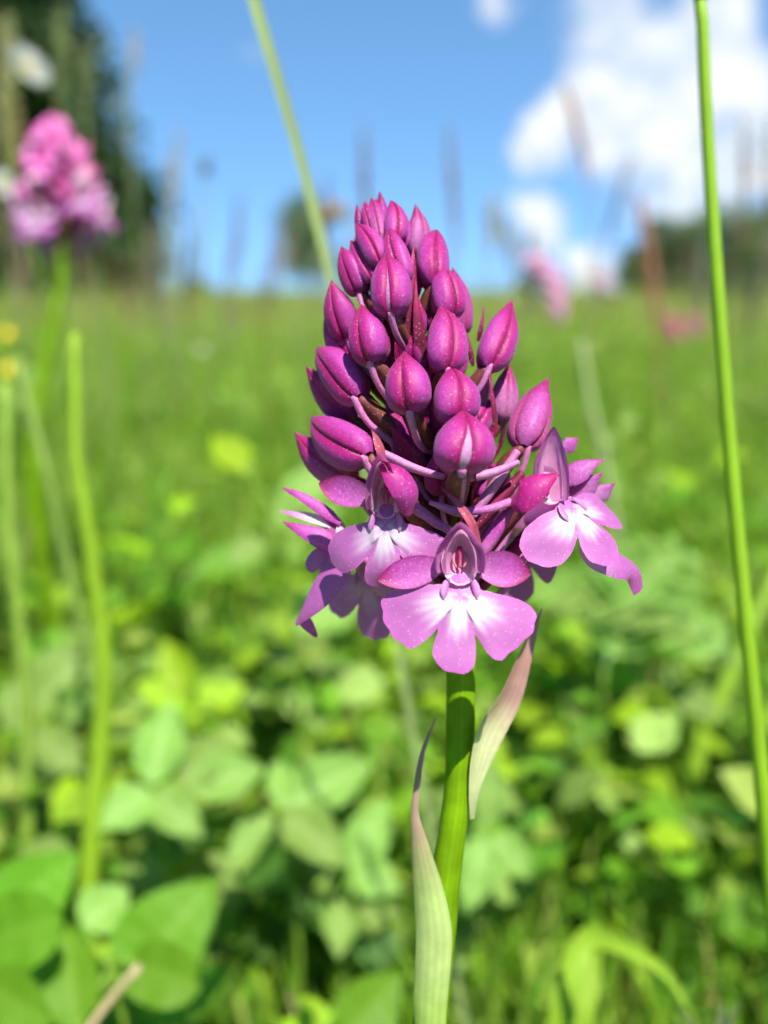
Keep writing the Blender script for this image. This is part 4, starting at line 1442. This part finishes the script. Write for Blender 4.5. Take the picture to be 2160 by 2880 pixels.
def build_stems():
    lime = (.230, .400, .018)
    tall_stem('tall_grass', 'bright lime green upright stem crossing in front of the white cumulus', [(1958, -90, 0.134), (1970, 0, 0.134), (1985, 300, 0.135), (2010, 700, 0.136), (2056, 1300, 0.138), (2103, 1800, 0.139), (2152, 2300, 0.141), (2195, 2800, 0.143)],
              30, 46, lime, node=(1968, -24, .134))
    tall_stem('leaning_grass', 'pale slender grass blade leaning across the blue sky behind the orchid', [(690, -80, .185), (722, 30, .187), (785, 240, .19), (846, 450, .194), (905, 680, .198), (945, 860, .20), (1000, 1150, .21), (1080, 1600, .22)],
              36, 22, (.36, .44, .17), flat=True)
    st = tall_stem('budding_plant', 'thick lime green stalk standing in the meadow below the second orchid', [(*c6(384, 70), .25), (*c6(392, 400), .25), (*c6(402, 750), .25), (*c6(452, 1050), .252), (*c6(505, 1450), .255), (*c6(540, 1800), .258), (290, 2000, .26), (268, 2260, .262)],
                   23, 58, (.240, .390, .020))
    tall_stem('tall_grass', 'light green stalk beneath the yellow buttercups', [(*c6(26, 330), .30), (*c6(30, 600), .30), (*c6(36, 900), .302), (*c6(70, 1300), .305), (*c6(120, 1800), .31), (76, 2300, .315)], 30, 34, (.24, .37, .05))
    tall_stem('tall_grass', 'olive green grass stalk slanting beside the thick lime stalk', [(*c6(85, 200), .33), (*c6(170, 520), .33), (*c6(255, 830), .33), (*c6(330, 1200), .335), (*c6(425, 1580), .34)], 30, 30, (.19, .29, .05))
    tall_stem('tall_grass', 'thin pale grass stalk rising in the meadow below the bent pink spike', [(1635, 960, .5), (1655, 1100, .5), (1690, 1250, .5), (1720, 1420, .5)], 22, 24, (.30, .36, .14))
    # broad blade curling over at the bottom right
    Q = [np.array(P(*p)) for p in ((1555, 2960, .20), (1590, 2800, .20), (1640, 2650, .205), (1760, 2665, .215), (1870, 2735, .215), (1960, 2880, .21))]
    root = thing('broad_grass', 'broad yellow-green grass blade curling over near the ground', 'grass', (Q[0][0], Q[0][1], ground_at(Q[0][0], Q[0][1])))
    Q = [np.array(root.location) + (0, 0, -.01)] + Q
    V, F, C = strip(Q, [.7, .9, 1, .95, .62, .36, .04], 38 * PXM * .2, TO + SUNV * .5, [np.array((.26, .42, .03))] * 2, nu=25, n=44, fold=.3, t=.0003)
    link('blade', mesh_np('blade', V - np.array(root.location), F, C, grass_m), root)
    Q = [np.array(P(*p)) for p in ((1590, 2990, .205), (1630, 2820, .205), (1655, 2700, .21), (1668, 2630, .21))]
    Q = [np.array((Q[0][0], Q[0][1], -.01))] + Q
    V, F, C = strip(Q, [.9, 1, 1, .8, .5], 46 * PXM * .2, TO + SUNV * .4, [np.array((.28, .44, .035))] * 2, nu=25, n=30, fold=.3, t=.0003)
    link('blade', mesh_np('blade', V - np.array(root.location), F, C, grass_m), root)
    # spiky thistle head at the bottom right corner
    H = np.array(P(2010, 2980, .175))
    root = thing('thistle', 'grey-green spiny thistle rosette poking up beside the curling grass blade', 'thistle', (H[0], H[1], ground_at(H[0], H[1])))
    g = np.array((.16, .19, .12))
    add_tube(root, 'stem', [np.array(root.location) + (0, 0, -.01), H], [.002, .002], [g, g], n=6)
    for i in range(22):
        a = random.uniform(0, 6.28)
        e = random.uniform(.15, 1.2)
        L_ = random.uniform(.008, .014)
        dr = np.array((math.cos(a) * math.cos(e), math.sin(a) * math.cos(e), math.sin(e)))
        V, F, C = strip([H, H + dr * L_ * .5 + (0, 0, .0004), H + dr * L_], [.8, .6, .03], .0007, TO, [g * .6, g, g * .5 + np.array((.1, .04, .08))], nu=5, n=8, fold=.3)
        link('spine', mesh_np('spine', V - np.array(root.location), F, C, grass_m), root)
    # dry straw in the lower left
    tall_stem('straw', 'dry beige straw slanting among the toothed leaves', [(*c7(590, 1415), .20), (*c7(480, 1540), .20), (*c7(390, 1659), .198)], 26, 22, (.42, .33, .17), cat='straw')


# ------------------------------------------------------------------ flowers and seed heads farther off
def floret_mesh(col, n=5, name='floret'):
    parts = []
    for i in range(n):
        a = i * 2 * math.pi / n
        G, c = leaf_sheet('ovate', 5, 7, col=col, vein=col, bend=-.3)
        ca, sa = math.cos(a), math.sin(a)
        R_ = np.array([[ca, sa, 0], [-sa, ca, 0], [0, 0, 1]])
        parts.append(sheet_data((G * (.7, 1, 1)) @ R_, c))
    V, F, C = join(parts)
    return mesh_np(name, V, F, C, flower_m)


def spikelet_mesh(col):
    V, F, C = tube([(0, 0, 0), (0, .05, .35), (0, .12, .75), (0, .2, 1)], [.03, .2, .16, .02], [np.asarray(col) * .8, col], 6, 7, hint=(1, 0, 0))
    return V, F, C


def seed_head(path, n, length, col, spread=.6):
    """a grass panicle: many small spikelets up a path (one mesh)"""
    P_, u, _ = path_resample(path, n)
    t, nn, b = frames(P_, (0, -1, .2))
    V0, F0, C0 = spikelet_mesh(col)
    parts = []
    for i in range(n):
        a = i * 2.399
        side = nn[i] * math.cos(a) + b[i] * math.sin(a)
        z = norm(t[i] + side * spread)
        x = norm(np.cross(side, z))
        y = np.cross(z, x)
        k = length * (.7 + .6 * math.sin(math.pi * u[i])) * random.uniform(.8, 1.2)
        parts.append((P_[i] + (V0 * k) @ np.stack([x, y, z]), F0, C0 * random.uniform(.8, 1.15)))
    return join(parts)


def stalk(label, top, bottom_y, d, head, n, ln, col, name='grass_stalk', cat='grass stalk', spread=.5, group=None, stemcol=(.27, .30, .12), wpx=7):
    """flowering grass: top (x,y) and where the head ends, then the stalk to the ground"""
    T = np.array(P(*top, d))
    B = np.array(P(*bottom_y, d))
    gx, gy = B[0] + (B[0] - T[0]) * .8, B[1]
    root = thing(name, label, cat, (gx, gy, ground_at(gx, gy)), group)
    foot = np.array(root.location)
    add_tube(root, 'stem', [foot + (0, 0, -.01), foot * .5 + B * .5, B, T], [wpx * PXM * d * .6, wpx * PXM * d * .5, wpx * PXM * d * .45, wpx * PXM * d * .2], [stemcol, stemcol], n=24, nseg=6)
    V, F, C = seed_head([B, (B + T) * .5 + (.002, 0, 0), T], n, ln, col, spread)
    link('seed_head', mesh_np('seed_head', V - foot, F, C, flower_m), root)
    return root


def simple_flower(name, label, cat, px, d, diam, col, eye, n=8, facing=(0, -.6, .8), narrow=.4, group=None):
    C_ = np.array(P(*px, d))
    root = thing(name, label, cat, (C_[0] + .01, C_[1] + .005, ground_at(C_[0], C_[1])), group)
    foot = np.array(root.location)
    f = norm(np.array(facing, float))
    add_tube(root, 'stem', [foot + (0, 0, -.01), foot * .5 + C_ * .5 + (.004, 0, 0), C_ - f * .002, C_], [.0011, .001, .0009, .0009], [STEMG, STEMG], nseg=6)
    x = norm(np.cross(f, np.array((0.1, .2, 1.0))))
    y = np.cross(f, x)
    me = None
    for i in range(n):
        a = i * 2 * math.pi / n
        dr = x * math.cos(a) + y * math.sin(a) + f * .15
        if me is None:
            me = mesh_np('petal', *sheet_data(*leaf_sheet('round', 5, 7, col=col, vein=col, bend=-.1)), flower_m)
        o = link('petal', me, root)
        o.matrix_local = Matrix.Translation(-root.location) @ leaf_matrix(C_ + dr * diam * .08, C_ + dr * diam * .5, diam * narrow, f)
    # centre disc
    th = np.linspace(0, 2 * math.pi, 10, endpoint=False)
    rr = np.array([1, .8, .4, .02])
    zz = np.array([0, .35, .55, .6])
    V = np.concatenate([C_ + diam * .14 * (r * (np.cos(th)[:, None] * x + np.sin(th)[:, None] * y) + z * f) for r, z in zip(rr, zz)])
    link('centre', mesh_np('centre', V - foot, grid_faces(10, 4, True), np.repeat([eye], len(V), 0), flower_m), root)
    return root


def flower_spike(name, label, cat, pts, d, wpx, n, col, tip=None, fl=.5, group=None):
    """a dense spike of small florets along pts (top first)"""
    Q = [np.array(P(x, y, d)) for x, y in pts]
    B = Q[-1]
    root = thing(name, label, cat, (B[0] + .01, B[1], ground_at(B[0], B[1])), group)
    foot = np.array(root.location)
    add_tube(root, 'stem', [foot + (0, 0, -.01), foot * .5 + B * .5, B] + Q[::-1][1:], [.0018, .0016, .0014] + [.0008] * (len(Q) - 1), [STEMG, STEMG], nseg=6)
    path, u, _ = path_resample(Q, n)
    me = floret_mesh(col)
    t, nn, b = frames(path, (0, -1, .2))
    for i in range(n):
        a = i * 2.399
        side = nn[i] * math.cos(a) + b[i] * math.sin(a)
        w = wpx * PXM * d * .5 * (.35 + .75 * math.sin(math.pi * (.18 + .72 * u[i])))
        o = link('floret', me, root)
        z = norm(side + UPN * .2)
        x = norm(np.cross(z, UPN))
        y = np.cross(z, x)
        M = Matrix.Identity(4)
        k = w * fl
        for q in range(3):
            M[q][0], M[q][1], M[q][2] = x[q] * k, y[q] * k, z[q] * k
            M[q][3] = (path[i] + side * w * .55)[q]
        o.matrix_local = Matrix.Translation(-root.location) @ M
    return root


def build_far_flowers():
    brown = np.array((.34, .22, .13))
    straw = np.array((.40, .36, .22))
    red = np.array((.42, .12, .08))
    stalk('rust-red sorrel spike standing against the sky near the skyline bushes', c8(955, 1070), c8(1060, 1750), 1.15, 0, 170, .009, red * .8 + straw * .45, name='sorrel_spike', cat='sorrel', spread=1.0, stemcol=(.35, .14, .08), wpx=10)
    stalk('thin reddish grass head crossing the lower edge of the white cumulus', c8(560, 470), c8(690, 1000), .95, 0, 44, .008, red * .5 + brown * .6, spread=.35, stemcol=(.30, .24, .14), wpx=6)
    stalk('pale grass head in blue sky just off the edge of the dark conifer', (378, 85), (365, 250), .9, 0, 30, .008, straw, spread=.25)
    stalk('pale tall grass head rising before the dark conifer', (172, 30), (165, 330), .7, 0, 55, .009, np.array((.20, .25, .08)), spread=.4)
    stalk('second pale grass head on the dark conifer, close to its sunlit edge', (235, 150), (240, 330), .7, 0, 40, .008, np.array((.17, .21, .07)), spread=.4)
    stalk('faint straw coloured grass head in the blue gap beside the conifer', (505, 370), (480, 590), 1.1, 0, 30, .009, straw * .9 + brown * .15, spread=.25)
    stalk('grass head with pinkish base low in the blue gap', (470, 440), (490, 640), 1.2, 0, 30, .009, straw * .6 + red * .25, spread=.35)
    stalk('small dark plantain head floating on a thin stalk in the sky', (580, 450), (572, 500), 1.1, 0, 30, .008, np.array((.25, .25, .18)), name='plantain', cat='plantain', spread=1.2)
    stalk('faint grass head in the sky between orchid tip and small low cumulus', (1385, 560), (1375, 720), 1.0, 0, 50, .010, straw, spread=.4)
    stalk('grass head curving over the small cumulus low in the sky', (1420, 620), (1440, 760), 1.1, 0, 50, .010, straw * .8, spread=.4)
    stalk('tallest bleached grass head, standing beside the large white daisy', (18, 60), (10, 420), .6, 0, 70, .010, np.array((.30, .30, .12)), spread=.5)
    stalk('short bleached brown grass head close beside the second orchid', (30, 260), (22, 560), .6, 0, 60, .009, np.array((.30, .24, .09)), spread=.5)
    stalk('tawny grass head bending over behind the leaning pale blade', (960, 590), (870, 615), .9, 0, 60, .012, np.array((.42, .28, .14)), spread=.5)
    # stalks scattered through the meadow
    lab = 'thin seeding grass stalk among many in the far meadow'
    protos = []
    for k in range(4):
        h = (.30, .36, .27, .33)[k]
        root = thing('grass_stalk', lab, 'grass stalk', (0, 0, 0), 'seeding grass stalks of the far meadow')
        bend = random.uniform(-.04, .04)
        add_tube(root, 'stem', [(0, 0, -.02), (bend * .2, 0, h * .5), (bend, .01, h)], [.0011, .0009, .0005], [np.array((.24, .30, .10))] * 2, nseg=5, n=12)
        V, F, C = seed_head([np.array((bend * .75, .006, h * .8)), np.array((bend, .01, h)), np.array((bend * 1.4, .012, h * 1.12))], 36, .008, (straw, brown, straw * .7, red * .4 + brown * .6)[k], .4)
        link('seed_head', mesh_np('seed_head', V, F, C, flower_m), root)
        protos.append(root)
    for i in range(140):
        k = i % 4
        o = protos[k] if i < 4 else copy_tree(protos[k])
        r = .9 * (9.0 / .9) ** random.random()
        a = random.uniform(-.5, .5)
        x, y = CAM.x + r * math.sin(a), CAM.y + r * math.cos(a)
        o.location = (x, y, ground_at(x, y))
        o.rotation_euler = (random.uniform(-.15, .15), random.uniform(-.2, .2), random.uniform(0, 6.28))
        q = random.uniform(.85, 1.25) * (1 if r < 2 else 1.15)
        o.scale = (q, q, q)
    yel = (.72, .52, .01)
    simple_flower('buttercup', 'higher of two yellow buttercups at the meadow edge under the second orchid', 'flower', (28, 940), .75, .015, yel, (.55, .42, .02), 5, narrow=.42)
    simple_flower('buttercup', 'lower of two yellow buttercups at the meadow edge under the second orchid', 'flower', (28, 1040), .72, .015, yel, (.55, .42, .02), 5, narrow=.42)
    simple_flower('buttercup', 'dull yellow buttercup half hidden in the grass beside the thick lime stalk', 'flower', (150, 905), 1.0, .016, (.50, .42, .02), (.45, .36, .02), 5, narrow=.42)
    simple_flower('daisy', 'large white daisy against the dark conifer', 'daisy', (78, 190), .52, .029, (.42, .44, .40), (.62, .45, .04), 18, facing=(.75, -.5, .45), narrow=.11)
    simple_flower('daisy', 'smaller white daisy close behind the second orchid', 'daisy', (2, 520), .55, .022, (.42, .44, .40), (.62, .45, .04), 18, facing=(.6, -.6, .5), narrow=.11)
    simple_flower('daisy', 'tiny white flower alone out in the far grass', 'flower', (568, 985), 1.4, .017, (.45, .46, .38), (.55, .5, .2), 10, narrow=.2)
    flower_spike('pink_flower_spike', 'pale pink bent flower spike far behind the orchid buds', 'flower', [c8(360, 1400), c8(440, 1460), c8(500, 1560), c8(525, 1740)], .8, 68, 42, (.72, .36, .52), fl=.62)
    flower_spike('clover', 'redder of two clover heads side by side in the far grass', 'clover', [(1880, 895), (1895, 925), (1905, 955)], 1.3, 46, 22, (.60, .16, .26), fl=.7)
    flower_spike('clover', 'faded pink clover head next to the redder one in the far grass', 'clover', [(1945, 895), (1955, 918), (1962, 940)], 1.4, 42, 20, (.58, .22, .28), fl=.7)
    flower_spike('clover', 'whitish pink flower head by the horizon under the low clouds', 'clover', [(1680, 770), (1690, 800), (1696, 825)], 1.5, 60, 24, (.66, .50, .56), fl=.7)


def build_second_orchid():
    # a second plant of the same kind: taller, farther off, turned
    c = copy_tree(ORI)
    for o in [o for o in c.children if o.name.startswith('sheath')]:      # bare stem here
        bpy.data.objects.remove(o)
    c['label'] = 'second magenta orchid, blurred, standing before the dark conifer'
    c['group'] = 'flowering orchids'
    ORI['group'] = 'flowering orchids'
    rz = math.radians(-18)
    k = 1.27
    sp = A(1160, 1180, 0) - OFF                 # middle of the spike relative to the foot
    ca, sa = math.cos(rz), math.sin(rz)
    sp2 = np.array(((sp[0] * ca - sp[1] * sa) * 1.2, (sp[0] * sa + sp[1] * ca) * 1.2, sp[2])) * k
    goal = np.array(P(158, 515, .455))
    c.rotation_euler = (0, 0, rz)
    c.scale = (k, k, k)
    for o in c.children_recursive:          # a paler, pinker plant than the first
        if o.type == 'MESH' and not o.name.startswith(('stem', 'sheath')):
            o.color = (1.8, 6.0, 2.1, 1) if o.name.startswith(('sepal', 'bud', 'hood')) else (.85, .8, .85, 1)
    loc = goal - sp2
    c.location = loc
    # lengthen or sink so that the foot stays in the ground
    c.location.z = min(0.0, loc[2]) if loc[2] < 0.03 else 0.0
    c.scale.z = k * (1 + (loc[2] - c.location.z) / sp2[2])
    c.scale.x = c.scale.y = k * 1.2


# ------------------------------------------------------------------ trees on the skyline
def leaf_cloud(centers, radii, n_each, size, cols, up=.3):
    """leaf-sized faces spread through clumps"""
    parts_v, parts_c = [], []
    for c, r, cc in zip(centers, radii, cols):
        n = n_each
        d = norm(rng.normal(0, 1, (n, 3)))
        rr = rng.random(n) ** .45
        p = c + d * rr[:, None] * r
        nrm = norm(d + rng.normal(0, .6, (n, 3)) + np.array((0, 0, up)))
        x = norm(np.cross(nrm, rng.normal(0, 1, (n, 3))))
        y = np.cross(nrm, x)
        s = size * rng.uniform(.6, 1.3, n)[:, None]
        q = np.stack([p - x * s * .5, p - y * s * .3 + x * 0, p + x * s * .5, p + y * s * .3], 1)
        parts_v.append(q.reshape(-1, 3))
        parts_c.append(np.repeat(np.clip(cc * (1 + rng.normal(0, .2, (n, 1))), .005, .8), 4, 0))
    V = np.concatenate(parts_v)
    F = np.arange(len(V)).reshape(-1, 4)
    return V, [F], np.concatenate(parts_c)


def tree_at(name, label, cat, x, y, h, w, col, clumps=16, n=420, leaf=.22, group=None, conical=False, trunk=.12):
    root = thing(name, label, cat, (x, y, ground_at(x, y)), group)
    col = np.asarray(col)
    # trunk and limbs
    parts = [tube([(0, 0, -.2), (.03 * w, 0, h * .35), (-.02 * w, .02 * w, h * .7), (0, 0, h * .93)], [trunk * 1.3, trunk, trunk * .6, trunk * .15], [np.array((.09, .06, .04))] * 2, 8, 12)]
    cs, rs = [], []
    for i in range(clumps):
        u = (i + .5) / clumps
        a = i * 2.4 + random.uniform(-.3, .3)
        if conical:
            z = h * (.06 + .90 * u)
            R = w * .5 * (1 - u) ** .85 + .05 * w
            rad = R * (random.uniform(.8, 1.0) if i % 3 else random.uniform(.2, .6))
            c = np.array((math.cos(a) * rad, math.sin(a) * rad, z))
            r = np.array((.16 * w, .16 * w, .07 * h)) * (1.25 - .75 * u)
        else:
            z = h * ((.22 if trunk > .06 and h > 5.5 else .07) + (.66 if h > 5.5 else .80) * u)
            R = w * .5 * math.sqrt(max(.05, 1 - ((z / h - .5) / .55) ** 2))
            rad = R * random.uniform(.25, .75)
            c = np.array((math.cos(a) * rad, math.sin(a) * rad, z))
            r = np.array((.26 * w, .26 * w, .17 * h)) * random.uniform(.75, 1.15)
        parts.append(tube([(0, 0, z * .75), (c[0] * .5, c[1] * .5, z * .9), c], [trunk * .4, trunk * .25, trunk * .08], [np.array((.09, .06, .04))] * 2, 5, 6))
        cs.append(c)
        rs.append(r)
    V, F, C = join(parts)
    link('trunk', mesh_np('trunk', V, F, C, bark_m), root)
    V, F, C = leaf_cloud(cs, rs, n, leaf, [col * random.uniform(.75, 1.3) for _ in cs])
    link('crown', mesh_np('crown', V, F, C, tree_m, smooth=False), root)
    return root


def build_trees():
    def pos(px, d):
        q = P(px, 850, d)
        return q.x, q.y
    x, y = pos(-125, 15)
    tree_at('conifer_tree', 'tall dark conical conifer rising behind the second orchid', 'tree', x, y, 10.6, 6.0, (.026, .058, .010), clumps=230, n=270, leaf=.27, conical=True, trunk=.2)
    x, y = pos(365, 17)
    tree_at('shrub', 'sunlit yellow-green shrub at the foot of the dark conifer', 'shrub', x, y, 2.3, 1.7, (.13, .20, .02), clumps=14, n=260, leaf=.12, trunk=.04)
    x, y = pos(250, 14)
    tree_at('shrub', 'low olive shrub tucked below the dark conifer', 'shrub', x, y, 1.3, 1.9, (.09, .13, .03), clumps=12, n=240, leaf=.10, trunk=.04)
    x, y = pos(865, 55)
    tree_at('broadleaf_tree', 'lone hazy green tree on the skyline behind the leaning pale blade', 'tree', x, y, 6.6, 4.6, (.10, .15, .06), clumps=16, n=320, leaf=.25)
    specs = [(1905, 46, 4.4, 4.2, 'rounded dark bush on the skyline behind the stem that crosses the cumulus'),
             (2075, 40, 4.6, 5.0, 'largest dark green bush on the skyline'),
             (2230, 42, 5.0, 5.5, 'dark green bush at the far end of the skyline row'),
             (1800, 52, 2.9, 3.4, 'low olive bush at the start of the skyline row behind the sorrel spike')]
    for px, d, h, w, lab in specs:
        x, y = pos(px, d)
        tree_at('bush', lab, 'bush', x, y, h, w, (.085, .125, .030), clumps=18, n=360, leaf=.22, group='bushes along the skyline')
    for px, d in ((-450, 60), (-200, 80), (2600, 70), (3000, 60), (560, 120), (1250, 130), (1480, 125)):
        x, y = pos(px, d)
        hh = random.uniform(5, 7) if 0 < px < 2160 else random.uniform(6, 9)
        hh = 2.6 if 0 < px < 2160 else hh
        tree_at('bush', 'far low bush breaking the meadow skyline', 'bush', x, y, hh, hh * 1.5, (.07, .11, .03), clumps=10, n=200, leaf=.4, group='far bushes on the meadow skyline')


build_grass()
build_ground_leaves()
build_trees()
build_leafy()
build_scatter()
build_stems()
build_far_flowers()
build_second_orchid()
